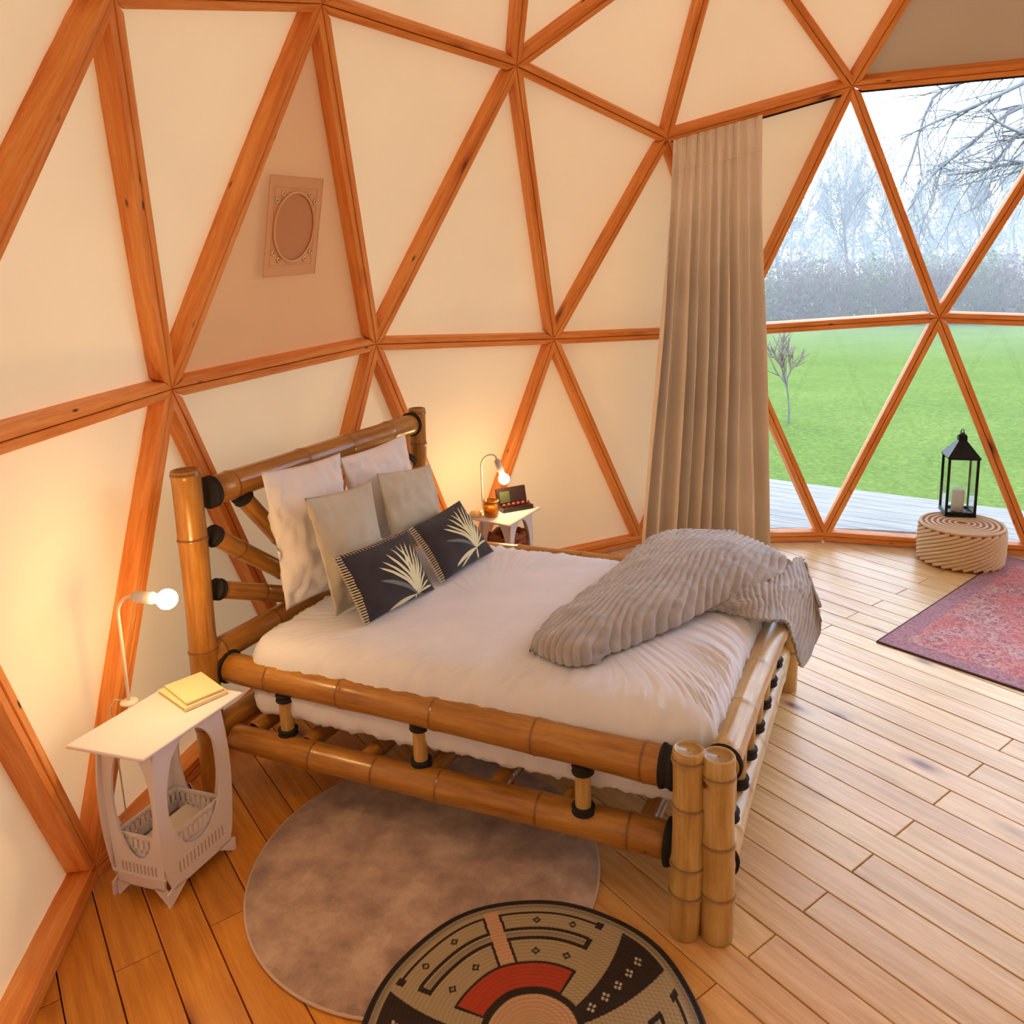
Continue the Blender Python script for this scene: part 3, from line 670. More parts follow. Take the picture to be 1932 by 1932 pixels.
def palm(root, front, tips, hub, kw, wdt=.062):
    hubab = aff(hub, **kw); mb = MB(); mg = MB()
    for (tx, ty, c_, wm_) in tips:
        tab = aff((tx, ty), **kw); n = 12; L_ = []; R_ = []
        da = np.array([tab[0]-hubab[0], tab[1]-hubab[1]]); ln_ = np.linalg.norm(da); pe = np.array([-da[1], da[0]])/ln_
        bendv = .06*ln_*(1 if da[0] < 0 else -1)
        for i in range(n+1):
            t_ = i/n; c2 = np.array(hubab)+da*t_+pe*bendv*math.sin(t_*math.pi); w_ = wdt*wm_*(math.sin(min(1, t_*.92+.08)*math.pi)**.6*.6+.05)*(.5+.5*t_)
            if i == n: w_ = .001
            q1_ = c2+pe*w_/2; q2_ = c2-pe*w_/2
            L_.append(front(min(max(q1_[0], .01), .99), min(max(q1_[1], .01), .99), .0022)); R_.append(front(min(max(q2_[0], .01), .99), min(max(q2_[1], .01), .99), .0022))
        tgt = mg if c_ else mb; tgt.add(L_+R_, [(i, i+1, n+2+i, n+1+i) for i in range(n)])
    o = mb.build('palm_print', 'palm_cream', root)
    if mg.v: mg.build('palm_print', 'palm_grey', root)
tips1 = [(905, 1290, 0, 1.3), (925, 1245, 0, 1.2), (955, 1190, 0, 1.2), (1000, 1148, 0, 1), (1045, 1122, 0, 1.1), (1090, 1108, 0, 1), (1130, 1100, 0, 1.1), (1175, 1112, 0, 1), (1215, 1130, 0, 1), (1240, 1170, 0, 1.), (1265, 1220, 0, .9), (1290, 1290, 0, 1.1), (1310, 1360, 0, .9), (1340, 1400, 0, 1.2), (1035, 1600, 0, 1.8), (1090, 1590, 0, 1.2), (915, 1385, 1, 1.8), (1240, 1540, 0, .8), (1310, 1490, 1, 1.5)]
palm(r5, f5, tips1, (1225, 1478), {})
kw2 = dict(TL=(1205, 990), TR=(1550, 800), BR=(1810, 1150), BL=(1440, 1385))
tips2 = [(1395, 1040, 0, 1.3), (1415, 1010, 0, 1.2), (1430, 965, 0, 1.1), (1450, 930, 0, 1.1), (1480, 895, 0, 1), (1515, 860, 0, 1), (1550, 850, 0, 1.1), (1590, 875, 0, 1.), (1620, 905, 0, 1), (1650, 940, 0, 1), (1680, 985, 0, 1), (1710, 1030, 0, 1), (1740, 1085, 0, 1.1), (1415, 1130, 1, 1.6), (1525, 1290, 0, 1.8), (1570, 1290, 0, 1.1), (1690, 1220, 0, 1)]
palm(r6, f6, tips2, (1655, 1160), kw2)
for root, fr, ft_, sides in ((r5, P5_, f5, ('L', 'T')), (r6, P6_, f6, ('L',))):
    for s_ in sides:
        mb = MB()
        for k_ in range(26):
            t_ = (k_+.5)/26; p = fr(0, t_) if s_ == 'L' else fr(t_, 0); q_ = ft_(.045, t_, .004) if s_ == 'L' else ft_(t_, .04, .002)
            mb.tube([p+(p-q_)*.35, q_], .0030 if s_ == 'L' else .0014, 5)
        mb.build('stitching', 'stitch_white', root, kind='stuff')
# ------------------------------------------------------------------ knitted throw
def cr_spline(P_, t):
    n = len(P_)-1; x = t*n; i = min(int(x), n-1); u = x-i
    p0, p1_, p2_, p3_ = P_[max(i-1, 0)], P_[i], P_[i+1], P_[min(i+2, n)]
    return .5*((2*p1_)+(-p0+p2_)*u+(2*p0-5*p1_+4*p2_-p3_)*u*u+(-p0+3*p1_-3*p2_+p3_)*u**3)
def sheetmesh(rows_, n, m, dispf):
    R_ = [[G(u, v_, z) for u, v_, z in row] for row in rows_]; R_ = [np.array(r) for r in R_]
    base = np.zeros((n, m, 3))
    for j in range(m):
        t_ = j/(m-1); ctrl = [cr_spline(r, t_) for r in R_]
        for i in range(n): base[i, j] = cr_spline(ctrl, i/(n-1))
    du = np.gradient(base, axis=0); dv = np.gradient(base, axis=1); N_ = np.cross(du, dv); N_ /= np.linalg.norm(N_, axis=2)[..., None]+1e-9
    s_ = np.sign((N_*(CAMP-base)).sum(2)); N_ *= np.where(s_ == 0, 1, s_)[..., None]
    D_ = dispf(base, n, m)
    return base+N_*D_[..., None]
def ribs(base, n, m, dirv, period, amp, warp=.35, off=0):
    D_ = np.zeros((n, m)); nn = np.array([-dirv[1], dirv[0]])
    for i in range(n):
        for j in range(m):
            p = base[i, j]; ph = (p[0]*nn[0]+p[1]*nn[1])/period+warp*fbm(p[0]*3+off, p[1]*3, 1)*2.2+p[2]*0
            D_[i, j] = amp*(abs(math.sin(ph*math.pi))**.7)+.008*fbm(p[0]*7+off, p[1]*7, 1)
    return D_
ga, gb = G(1315, 1154, .7), G(1384, 1042, .74); rdir = (gb-ga)[:2]; rdir /= np.linalg.norm(rdir)
# layer A: rows from the near tip to the top of the bed foot; columns upper edge -> lower fold edge
rowsA = [
 [(1003, 1226, .675), (1036, 1244, .672), (1068, 1254, .672), (1100, 1255, .672), (1132, 1250, .675)],
 [(1010, 1205, .70), (1045, 1215, .73), (1080, 1222, .74), (1115, 1224, .73), (1146, 1232, .68)],
 [(1036, 1170, .69), (1080, 1175, .75), (1120, 1183, .765), (1165, 1195, .74), (1205, 1212, .68)],
 [(1092, 1126, .69), (1135, 1130, .76), (1180, 1140, .78), (1235, 1160, .76), (1272, 1182, .685)],
 [(1152, 1080, .70), (1200, 1085, .77), (1250, 1098, .80), (1300, 1122, .77), (1330, 1150, .70)],
 [(1206, 1032, .71), (1260, 1040, .79), (1315, 1056, .82), (1360, 1085, .79), (1400, 1118, .72)],
 [(1262, 1003, .74), (1320, 1012, .80), (1375, 1030, .83), (1425, 1060, .79), (1462, 1089, .73)],
 [(1385, 1004, .74), (1420, 1020, .77), (1455, 1035, .78), (1485, 1055, .76), (1506, 1066, .70)],
]
nA, mA = 280, 170
VA = sheetmesh(rowsA, nA, mA, lambda b, n, m: ribs(b, n, m, rdir, .027, .010))
rowsB = [
 [(1262, 1176, .700), (1262, 1178, .692), (1262, 1180, .684), (1262, 1182, .676)],
 [(1330, 1136, .715), (1332, 1142, .70), (1336, 1147, .69), (1340, 1150, .675)],
 [(1392, 1108, .73), (1398, 1128, .71), (1400, 1146, .69), (1400, 1160, .672)],
 [(1444, 1082, .74), (1446, 1110, .72), (1448, 1140, .69), (1448, 1172, .665)],
 [(1486, 1062, .74), (1486, 1095, .71), (1484, 1130, .67), (1482, 1172, .61)],
 [(1508, 1052, .71), (1518, 1100, .64), (1514, 1150, .55), (1496, 1210, .47)],
 [(1516, 1068, .68), (1536, 1130, .56), (1535, 1190, .44), (1510, 1258, .36)],
 [(1520, 1085, .66), (1543, 1150, .52), (1546, 1188, .43), (1528, 1225, .38)],
]
gc, gd_ = G(1372, 1118, .7), G(1362, 1155, .68)
nB, mB = 170, 80
def dB(b, n, m):
    D_ = np.zeros((n, m))
    for i in range(n):
        for j in range(m):
            D_[i, j] = .010*abs(math.sin((i/n*30+.8*fbm(i/n*6, j/m*2, 3))*math.pi/1.))**.7+.012*fbm(i/n*5, j/m*2, 9)
    return D_
VB = sheetmesh(rowsB, nB, mB, dB)
vv = np.r_[VA.reshape(-1, 3), VB.reshape(-1, 3)]; ff = grid_faces(nA, mA)+grid_faces(nB, mB, nA*mA)
thr = mesh_obj('throw_blanket', vv, ff, 'throw_grey', None, True, loc=(.95, .9, .67)); tag(thr, 'grey ribbed fleece throw crumpled over the far foot corner of the bed', 'blanket')
md = thr.modifiers.new('thickness', 'SOLIDIFY'); md.thickness = .010; md.offset = -1

# ------------------------------------------------------------------ curtain
T4, T5 = nodes[nid('T', 0)], nodes[nid('T', -22.39)]
inward = -(T4+T5)/2; inward[2] = 0; inward /= np.linalg.norm(inward)
def beam_at_x(u):
    lo, hi = 0., 1.
    for _ in range(40):
        m_ = (lo+hi)/2
        if proj(T4+(T5-T4)*m_)[0] < u: lo = m_
        else: hi = m_
    return T4+(T5-T4)*lo
c0, c1 = beam_at_x(1266), beam_at_x(1434)
b0, b1 = G(1203, 1062, .01), G(1446, 1040, .01)
NU, NV = 340, 70; v = []
cfr = np.random.default_rng(3)
fold_c = np.cumsum(cfr.uniform(.6, 1.4, 15)); fold_c = fold_c/fold_c[-1]
def foldphase(s_): return np.interp(s_, np.r_[0, fold_c], np.arange(16))
for j in range(NV):
    t_ = j/(NV-1)
    for i in range(NU):
        s_ = i/(NU-1); top = c0+(c1-c0)*s_+inward*.012; bot = b0+(b1-b0)*s_
        ez = t_**1.25
        p = top*(1-t_)+bot*t_; xy = top[:2]*(1-ez)+bot[:2]*ez; z = (top[2]-.022)*(1-t_)+bot[2]*t_
        amp = (.012+.052*smoothstep(t_*1.6))*(.75+.5*fbm(s_*7, .3, 4)+.25); ph = foldphase(s_+ .018*math.sin(t_*3+s_*9)*t_)
        sn_ = math.sin(ph*math.pi*2*.62+.5); d_ = amp*1.25*math.copysign(abs(sn_)**.6, sn_)+.35*amp*math.sin(ph*math.pi*2*1.24+1+t_*1.5)+.010*fbm(s_*12, t_*3, 2)
        if t_ < .10: d_ += .006*math.sin(s_*2*math.pi*34)*(1-t_/.10)
        d2 = .012*math.sin(ph*math.pi*2*.62+2)*smoothstep(t_*2)
        along = (b1-b0)[:2]/np.linalg.norm((b1-b0)[:2])
        xy = xy+inward[:2]*(d_+.02)+along*d2*1.2
        v.append((xy[0], xy[1], z))
cur = empty('curtain', (*(b0[:2]+b1[:2])/2, 0), label='long beige curtain gathered at the left end of the window', cat='curtain')
co = mesh_obj('curtain_cloth', v, grid_faces(NV, NU, 0, True), 'curtain_cloth', cur, True); md = co.modifiers.new('thickness', 'SOLIDIFY'); md.thickness = .003
mb = MB()
for i in range(NU):
    pass
hem = [(v[5*NU+i][0]+inward[0]*.003, v[5*NU+i][1]+inward[1]*.003, v[5*NU+i][2]) for i in range(0, NU, 2)]
mb.tube(hem, .003, 5); mb.build('gathering_tape', 'curtain_cloth', cur, True)
trk = MB(); T6 = nodes[nid('T', -49.61)]
for a, b in ((T4, T5), (T5, T6)):
    d = (b-a)/np.linalg.norm(b-a); inw = CEN-(a+b)/2; inw = inw-d*np.dot(inw, d); inw /= np.linalg.norm(inw); up = np.cross(d, inw); up = up if up[2] > 0 else -up
    trk.box((a+b)/2-up*(BW/2+.0075)-inw*.016, (np.linalg.norm(b-a)-.06, .026, .015), [d, inw, up], .002)
o = trk.build('curtain_track', 'black_metal', None, loc=(T4+T5)/2); tag(o, 'thin black curtain track under the beam above the window', 'curtain track')

# ------------------------------------------------------------------ bedside tables
def bedside(c, xd, yd, W, D, H, label, wtop=.045):
    """c ground centre, xd unit across, yd unit along the long side"""
    t = empty('bedside_table', (c[0], c[1], 0), label=label, cat='table', group='white laser cut bedside tables')
    X = np.array([*xd, 0]); Y = np.array([*yd, 0]); Z = np.array([0, 0, 1.]); C = np.array([c[0], c[1], 0.])
    mb = MB(); mb.box(C+Z*(H-.006), (W+.075, D+.12, .012), [X, Y, Z], .003); mb.build('tabletop', 'white_board', t)
    th = .009
    def panel(name, off, U, width, slots):
        # outline in (u, z), with oval hole; u across
        n = 64; hw_ = width/2; zt = H-.012; cz = .348; rz = .20; ru = hw_*.74
        def outer(z):  # barrel shaped side
            q_ = (z-.05)/(zt-.05); return hw_*(.84+.20*math.sin(min(max(q_*.86+.04, 0), 1)*math.pi)) if z > .05 else hw_*.93
        front = []; 
        ang = np.linspace(0, 2*math.pi, n, endpoint=False)
        out_pts = []
        for a in ang:
            # cast ray from hole centre to outline
            ca, sa = math.cos(a), math.sin(a); lo_, hi_ = 0, 2.
            for _ in range(30):
                m_ = (lo_+hi_)/2; u_, z_ = ca*m_, cz+sa*m_
                foot = z_ >= .05 or (z_ >= 0 and abs(u_) > hw_*.62)
                inside = z_ <= zt and z_ >= .048 and abs(u_) <= outer(z_)
                if inside: lo_ = m_
                else: hi_ = m_
            out_pts.append((ca*lo_, cz+sa*lo_))
        in_pts = [(ru*math.cos(a)*(1-.10*(math.sin(a) < 0)*0), cz+rz*math.sin(a)) for a in ang]
        vs = []
        for s_ in (-th/2, th/2):
            nrm_ = np.cross(U, Z)
            for (u_, z_) in out_pts+in_pts: vs.append(C+off+U*u_+Z*z_+nrm_*s_)
        f = []
        for k_ in range(n):
            j = (k_+1) % n
            f.append((k_, j, n+j, n+k_)); f.append((2*n+k_, 3*n+k_, 3*n+j, 2*n+j)); f.append((k_, 2*n+k_, 2*n+j, j)); f.append((n+k_, n+j, 3*n+j, 3*n+k_))
        mesh_b = MB(); mesh_b.add(vs, f)
        nrm_ = np.cross(U, Z)
        for sg in (-1, 1):   # feet
            us = [hw_*.93*sg, hw_*.93*sg, hw_*.80*sg, hw_*.55*sg, hw_*.52*sg, hw_*.93*sg]
            zs = [.0, .05, .06, .06, .045, .0]; ol = [(hw_*.97*sg, 0.), (hw_*.97*sg, .045), (hw_*.84*sg, .055), (hw_*.45*sg, .055), (hw_*.50*sg, .044), (hw_*.90*sg, .0)]
            vs = [C+off+U*u_+Z*z_+nrm_*s_ for s_ in (-th/2, th/2) for u_, z_ in ol]; m_ = len(ol)
            mesh_b.add(vs, [tuple(range(m_)), tuple(range(2*m_-1, m_-1, -1))]+[(k_, m_+k_, m_+(k_+1) % m_, (k_+1) % m_) for k_ in range(m_)])
        o = mesh_b.build('side_panel', 'white_board', t)
        # basket front with slots: rails and slats covering lower part of the hole
        sb = MB(); zb0, zb1 = .15, .225; nsl = slots; wd = width*.84
        offn = off*(1-.010/np.linalg.norm(off)) - off/np.linalg.norm(off)*.004
        sb.box(C+offn+Z*(zb1-.008), (wd, .006, .016), [U, nrm_, Z]); sb.box(C+offn+Z*(zb0+.008), (wd, .006, .03), [U, nrm_, Z])
        for k_ in range(nsl+1):
            u_ = -wd/2+wd*k_/nsl; sb.box(C+offn+U*(u_)+Z*((zb0+zb1)/2), (wd/nsl*.60, .006, zb1-zb0-.02), [U, nrm_, Z])
        sb.build('slotted_rail', 'white_board', t)
    for off, U, wd in ((X*(W/2+.0055), Y, D), (-X*(W/2+.0055), Y, D), (Y*(D/2-.018+.0055), X, W), (-Y*(D/2-.018+.0055), X, W)):
        sb = MB(); n_ = int(wd/.022); V_ = np.cross(U, Z)
        for k_ in range(n_): sb.box(C+off+U*(wd*.66*((k_+.5)/n_-.5))+Z*.112, (.0035, .0024, .040), [U, V_, Z])  # raised bars whose grey paints the shade inside the engraved slots
        sb.build('slot_shade_bars', 'slot_shade', t, kind='stuff')
    panel('a', X*(W/2), Y, D, 12); panel('a', -X*(W/2), Y, D, 12)
    panel('b', Y*(D/2-.018), X, W-.012, 8); panel('b', -Y*(D/2-.018), X, W-.012, 8)
    mb = MB(); mb.box(C+Z*.095, (W-.012, D-.012, .008), [X, Y, Z], .001); mb.build('shelf', 'white_board', t)
    return t
fA, fB, fC = G(213, 1690, 0)[:2], G(317, 1716, 0)[:2], G(446, 1598, 0)[:2]
xd = (fA-fB)/np.linalg.norm(fA-fB); yd = (fC-fB)/np.linalg.norm(fC-fB); TH = .578
Wt, Dt = np.linalg.norm(fA-fB), np.linalg.norm(fC-fB); tcn = (fA+fC)/2
bedside(tcn, xd, yd, Wt, Dt, TH, 'white laser cut bedside table in front of the headboard, with a book on top')
q_ = [G(*p, TH)[:2] for p in ((890, 977), (957, 990), (1016, 956))]
xd2 = (q_[0]-q_[1])/np.linalg.norm(q_[0]-q_[1]); yd2 = (q_[2]-q_[1])/np.linalg.norm(q_[2]-q_[1]); tc2 = (q_[0]+q_[2])/2
bedside(tc2, xd2, yd2, Wt, Dt-.02, TH, 'white bedside table beyond the bed, with lamp, candle glass and dark box on top')
# ------------------------------------------------------------------ lamps
def lamp(base, h, d_out, label, cord_to=None, down=False):
    base = np.asarray(base, float); t = empty('table_lamp', base, label=label, cat='lamp', group='white stem lamps with bare bulbs')
    Z = np.array([0, 0, 1.]); D_ = np.array([*d_out, 0.]); D_ /= np.linalg.norm(D_)
    mb = MB(); mb.lathe(base+Z*.001, [(.027, 0), (.029, .004), (.027, .009), (.008, .012)], 28); mb.build('base', 'white_plastic', t, True)
    pts = [base+Z*.01, base+Z*h*.5, base+Z*(h-.07)]+[base+Z*(h-.07)+D_*.07*(1-math.cos(a))+Z*.07*math.sin(a) for a in np.linspace(.2, math.pi/2, 8)]
    e = pts[-1]; dirb = D_ if not down else (D_*.35-Z); dirb = dirb/np.linalg.norm(dirb)
    if down: pts += [e+D_*.02-Z*.01, e+D_*.025-Z*.03]; e = pts[-1]
    mb = MB(); mb.tube(pts, .0055, 10); mb.build('stem', 'white_plastic', t, True)
    x, y, d = frame_of(dirb); ax = np.array([x, y, d])
    mb = MB(); mb.lathe(e-dirb*.0, [(.012, 0), (.019, .004), (.021, .03), (.021, .072), (.017, .078)], 20, ax); mb.build('socket', 'socket_grey', t, True)
    bc = e+dirb*.128
    mb = MB(); pr = [(.013, -.055), (.015, -.045)]+[(.0335*math.sin(a), -.0335*math.cos(a)) for a in np.linspace(.55, math.pi-.02, 14)]
    mb.lathe(bc, pr, 24, ax); mb.build('bulb', 'bulb_glow', t, True)
    if cord_to is not None:
        mb = MB(); mb.tube(cord_to, .0028, 6); mb.build('cord', 'white_plastic', t, True)
    return t
lb = G(244, 1327, TH); lh = .395
tgt = A3(G(318, 1148, .95)[:2], 0); 
ld = (G(300, 1140, TH+lh-.02)-lb)[:2]
k1 = A3(lb[:2]+xd*.02, 0)
cordp = [A3(lb[:2]+xd*.03, TH+.006), A3(lb[:2]+xd*.06, TH+.006), A3(lb[:2]+xd*.085, TH-.03), A3(lb[:2]+xd*.08, .35), A3(lb[:2]+xd*.075, .12), A3(lb[:2]+xd*.07+yd*.05, .006), A3(lb[:2]+xd*.05+yd*.2, .006)]
lamp(lb, lh, ld, 'white stem lamp with a glowing bare bulb on the near bedside table', cordp)
lb2 = G(911, 966, TH); lamp(lb2, .36, (G(930, 870, .85)-G(905, 870, .85))[:2], 'small white stem lamp with a glowing bulb on the far bedside table', down=True)
# ------------------------------------------------------------------ small things on the tables
def book(c, xd_, yd_, w_, l_, h_, z, label, cat='book', cov='book_cover'):
    t = empty('book', (c[0], c[1], z), label=label, cat=cat); X = np.array([*xd_, 0]); Y = np.array([*yd_, 0]); Z = np.array([0, 0, 1.]); C = np.array([c[0], c[1], z])
    mb = MB(); mb.box(C+Z*(h_-.002), (w_, l_, .003), [X, Y, Z], .0008); mb.box(C+Z*.0018, (w_, l_, .003), [X, Y, Z], .0008); mb.box(C+Z*h_/2-X*(w_/2-.002), (.004, l_, h_), [X, Y, Z], .001); mb.build('cover', cov, t)
    mb = MB(); mb.box(C+Z*h_/2+X*.002, (w_-.008, l_-.008, h_-.007), [X, Y, Z], .001); mb.build('pages', 'paper', t)
    return t
bk = [G(*p, TH+.02)[:2] for p in ((300, 1300), (352, 1336), (428, 1298), (372, 1265))]
bxd = (bk[0]-bk[1])/np.linalg.norm(bk[0]-bk[1]); byd = (bk[2]-bk[1]); byd -= bxd*np.dot(byd, bxd); byd /= np.linalg.norm(byd)
bc_ = (bk[0]+bk[1]+bk[2]+bk[3])/4; bw, bl = np.linalg.norm(bk[0]-bk[1]), np.linalg.norm(bk[2]-bk[1])
book(bc_, bxd, byd, bw, bl, .014, TH+.0005, 'cream covered book lying closed on the near bedside table, lower of two')
book(bc_+byd*.006, (bxd*math.cos(.05)+byd*math.sin(.05)), (byd*math.cos(.05)-bxd*math.sin(.05)), bw*.9, bl*.86, .009, TH+.015, 'thin cream booklet lying on top of the book')
C_ = tcn; mg_ = empty('magazine', (C_[0], C_[1], .10), label='folded white magazine lying in the basket of the near bedside table', cat='magazine')
mb = MB()
for k_ in range(5): 
    a = .25*k_; mb.box(A3(C_+xd*(.02-.01*k_)+yd*(.02*k_-.02), .108+k_*.010), (.15, .20, .003), [np.array([*xd, .25])/math.hypot(1, .25), np.array([*yd, 0]), np.array([-xd[0]*.25, -xd[1]*.25, 1])/math.hypot(1, .25)], .0005)
mb.build('page', 'paper', mg_)
# far table: candle glass, dark card box, yellow cloth, basket
cg = G(927, 974, TH); cgo = empty('candle_glass', cg, label='amber glass candle holder beside the far lamp', cat='candle')
mb = MB(); mb.lathe(cg+[0, 0, .001], [(.034, 0), (.045, .012), (.048, .05), (.046, .095), (.043, .095), (.045, .05), (.042, .014), (.005, .010)], 28, cap=False); mb.build('glass_cup', 'amber_glass', cgo, True)
mb = MB(); mb.lathe(cg+[0, 0, .012], [(.040, 0), (.042, .05), (.01, .052), (.002, .052)], 24); mb.build('wax', 'book_cover', cgo, True)
mb = MB(); mb.lathe(cg+[0, 0, .093], [(.044, 0), (.049, .002), (.049, .005), (.044, .006)], 28, cap=False); mb.build('rim', 'gold_rim', cgo, True)
bx0, bx1 = G(947, 967, TH)[:2], G(1003, 957, TH)[:2]; bxx = (bx1-bx0)/np.linalg.norm(bx1-bx0); byy = np.array([-bxx[1], bxx[0]])
if np.dot(byy, CAMP[:2]-bx0) < 0: byy = -byy
bcx = (bx0+bx1)/2-byy*.03; bx = empty('card_box', (*bcx, TH), label='dark open display box with red pieces on the far bedside table', cat='box')
X = np.array([*bxx, 0]); Y = np.array([*byy, 0]); Z = np.array([0, 0, 1.]); C = A3(bcx, TH)
wbx = np.linalg.norm(bx1-bx0)
til = (Z*math.cos(.25)-Y*math.sin(.25))*1.; tiy = np.cross(til, X)
mb = MB(); mb.box(C+Z*.014, (wbx, .11, .026), [X, Y, Z], .003); mb.build('tray', 'dark_lacquer', bx)
mb = MB(); mb.box(C-Y*.045+Z*.07, (wbx, .012, .115), [X, tiy, til], .003); mb.build('lid', 'dark_lacquer', bx)
mb = MB(); mb.box(C-Y*.036+Z*.072-X*wbx*.24, (wbx*.34, .006, .07), [X, tiy, til], .001); mb.build('lid_picture', 'green_card', bx)
for k_ in range(6):
    mb = MB(); cc = C+X*(-wbx*.40+wbx*.16*k_)+Y*.02+Z*.032; mb.lathe(cc, [(.010, 0), (.012, .006), (.008, .014), (.002, .016)], 10); mb.build('piece', 'red_bead', bx, True)
yl = G(897, 974, TH); ns = MB(); ns.lathe(A3(yl[:2], TH+.001), [(.036, 0), (.04, .01), (.028, .03), (.012, .038), (.002, .04)], 16); o = ns.build('soap_dish', 'book_cover', None, True, loc=A3(yl[:2], TH)); tag(o, 'small pale yellow dish left of the candle glass', 'dish')
bs = G(922, 1000, .47); bsk = empty('basket', A3(bs[:2], .1), label='brown woven basket inside the far bedside table', cat='basket')
bs2 = tc2
for k_ in range(9):
    mb = MB(); z_ = .112+k_*.040; hx, hy = Wt/2-.025, Dt/2-.05
    mb.tube([A3(bs2+xd2*(hx*math.copysign(abs(math.cos(a))**.4, math.cos(a)))+yd2*(hy*math.copysign(abs(math.sin(a))**.4, math.sin(a))), z_+.008*math.sin(a*16+k_*3.14)) for a in np.linspace(0, 2*math.pi, 65)], .021, 6, False)
    mb.build('weave', 'brown_basket', bsk, True)
# ------------------------------------------------------------------ rugs
rc = np.array([.685, 2.121]); k = NT('rug_plush'); v_ = k.mapping((1, 1, 1)); n = k.n('TexNoise', i_Scale=7., i_Detail=7., i_Roughness=.65, i_Distortion=.15); k.l(v_, n.inputs['Vector'])
k.l(k.ramp(n.outputs[0], [(.38, lin((158, 130, 116))), (.50, lin((188, 158, 142))), (.63, lin((216, 190, 172)))]), k.b.inputs['Base Color'])
n2 = k.n('TexNoise', i_Scale=260., i_Detail=3.); k.l(v_, n2.inputs['Vector']); k.bump(n2.outputs[0], .8, .008); k.b.inputs['Roughness'].default_value = .95; k.b.inputs['Sheen Weight'].default_value = .5; MATS['rug_plush'] = k.m
plain('rug_edge', lin((206, 186, 172)), .9)
g_ = empty('round_rug', (*rc, 0), label='round pinkish grey plush rug half under the bed', cat='rug')
mb = MB(); mb.lathe((*rc, .0008), [(.590, 0), (.597, .004), (.592, .010), (.57, .0115), (.3, .0115), (.01, .0115)], 128); mb.build('pile', 'rug_plush', g_, True)
mb = MB(); mb.tube([(rc[0]+.594*math.cos(a), rc[1]+.594*math.sin(a), .007) for a in np.linspace(0, 2*math.pi, 161)], .005, 8, False); mb.build('rug_edging', 'rug_edge', g_, True)
pc_ = np.array([-.050, 1.974]); RR = .458
# patterned round rug: coiled basket weave, colour woven in by position
RG = dict(TAN=lin((178, 162, 132)), GREY=lin((150, 138, 118)), BLK=lin((44, 32, 30)), RED=lin((186, 66, 36)), PINK=lin((210, 168, 134)), WHT=lin((196, 188, 172)), EDGE=lin((34, 26, 28)))
def rugcol(r, a):
    sgn = 1 if a > 0 else -1; aa = abs(a); w0 = 59 if sgn < 0 else 54
    wa, wb_ = w0+(.88-r)*24, w0+22+(.92-r)*22
    al = aa if aa < (wa+wb_)/2 else abs(aa-(wb_+wa)/2-(wa+wb_)/2)
    if r > .972: return 'EDGE'
    if r > .935: return 'GREY'
    if r < .275: return 'PINK' if (r*RR/.0135) % 1 > .22 else 'TAN'
    if r < .315: return 'BLK'
    if wa < aa < wb_ and r < .93:
        am = math.radians((wa+wb_)/2)
        for rd in (.82, .72, .61, .50, .39):
            dx, dy = r*math.cos(math.radians(aa))-rd*math.cos(am), r*math.sin(math.radians(aa))-rd*math.sin(am)
            for ox, oy in ((.020, 0), (-.020, 0), (0, .020), (0, -.020)):
                if math.hypot(dx-ox, dy-oy) < .0105: return 'WHT'
        return 'BLK'
    if al < 50 and .32 < r < .492: return 'RED' if al < 48.5 else 'BLK'
    if al < 51 and r < .508: return 'BLK'
    da = math.degrees(.012/r)
    if al < 3.0/r*.9 and r > .5: return 'PINK'
    e = 3.0/r*.9
    if al < e+da*1.5 and (.5 < r < .69 or .76 < r < .905): return 'BLK'
    if al < 49 and abs(r-.897) < .012: return 'BLK'
    if 46.5 < al < 50 and .865 < r < .925: return 'BLK'
    if al < 47 and abs(r-.765) < .011: return 'BLK'
    if al < 49 and abs(r-.69) < .011: return 'BLK'
    if 46 < al < 49 and .68 < r < .775: return 'BLK'
    for rd, ad in ((.835, 20), (.835, 37), (.585, 20), (.585, 40)):
        dx = (math.radians(al-ad))*r; dy = r-rd; m_ = abs(dx)+abs(dy)
        if .014 < m_ < .030: return 'BLK'
        if m_ <= .014: return 'GREY'
    if .71 < r < .745 and al < 46: return 'GREY'
    return 'TAN'
prug = empty('basket_rug', (*pc_, 0), label='round woven rug with black, tan and red pattern overlapping the plush rug', cat='rug')
nr, na = 200, 900
rr_ = np.linspace(.0, 1., nr+1)[1:]*RR; an_ = np.linspace(0, 2*math.pi, na, endpoint=False)
coil = .0125
Rg, Ag = np.meshgrid(rr_, an_, indexing='ij')
fade = np.clip((RR-Rg)/.012, 0, 1)
Zg = .0135+.007*fade**.5+.0016*np.abs(np.sin(Rg/coil*math.pi))+.0005*np.sin(Ag*Rg/.0045*2+Rg*900)
wob_ = 1+.006*np.sin(Ag*5+1)+.004*np.sin(Ag*9)
vv = np.stack([pc_[0]+Rg*wob_*np.cos(Ag), pc_[1]+Rg*wob_*np.sin(Ag), Zg], -1).reshape(-1, 3)
I = np.arange(nr-1)[:, None]*na+np.arange(na)[None]; J = np.arange(nr-1)[:, None]*na+(np.arange(na)[None]+1) % na
ff = np.stack([I, J, J+na, I+na], -1).reshape(-1, 4)[:, ::-1]
me_o = mesh_obj('weave', vv, ff.tolist()+[tuple(range(na))], 'subfloor', prug, True)
ca = me_o.data.color_attributes.new('weave_colour', 'FLOAT_COLOR', 'POINT')
cols = np.ones((nr, na, 4)); st_ = (.90+.10*np.sin(Ag*Rg/.0045*2+Rg*900))*(.80+.20*np.abs(np.sin(Rg/coil*math.pi)))
for i in range(nr):
    r_ = rr_[i]/RR
    for j in range(na):
        a_ = math.degrees(an_[j]); a_ = a_-360 if a_ > 180 else a_
        cols[i, j, :3] = RG[rugcol(r_, a_)]
cols[..., :3] *= st_[..., None]
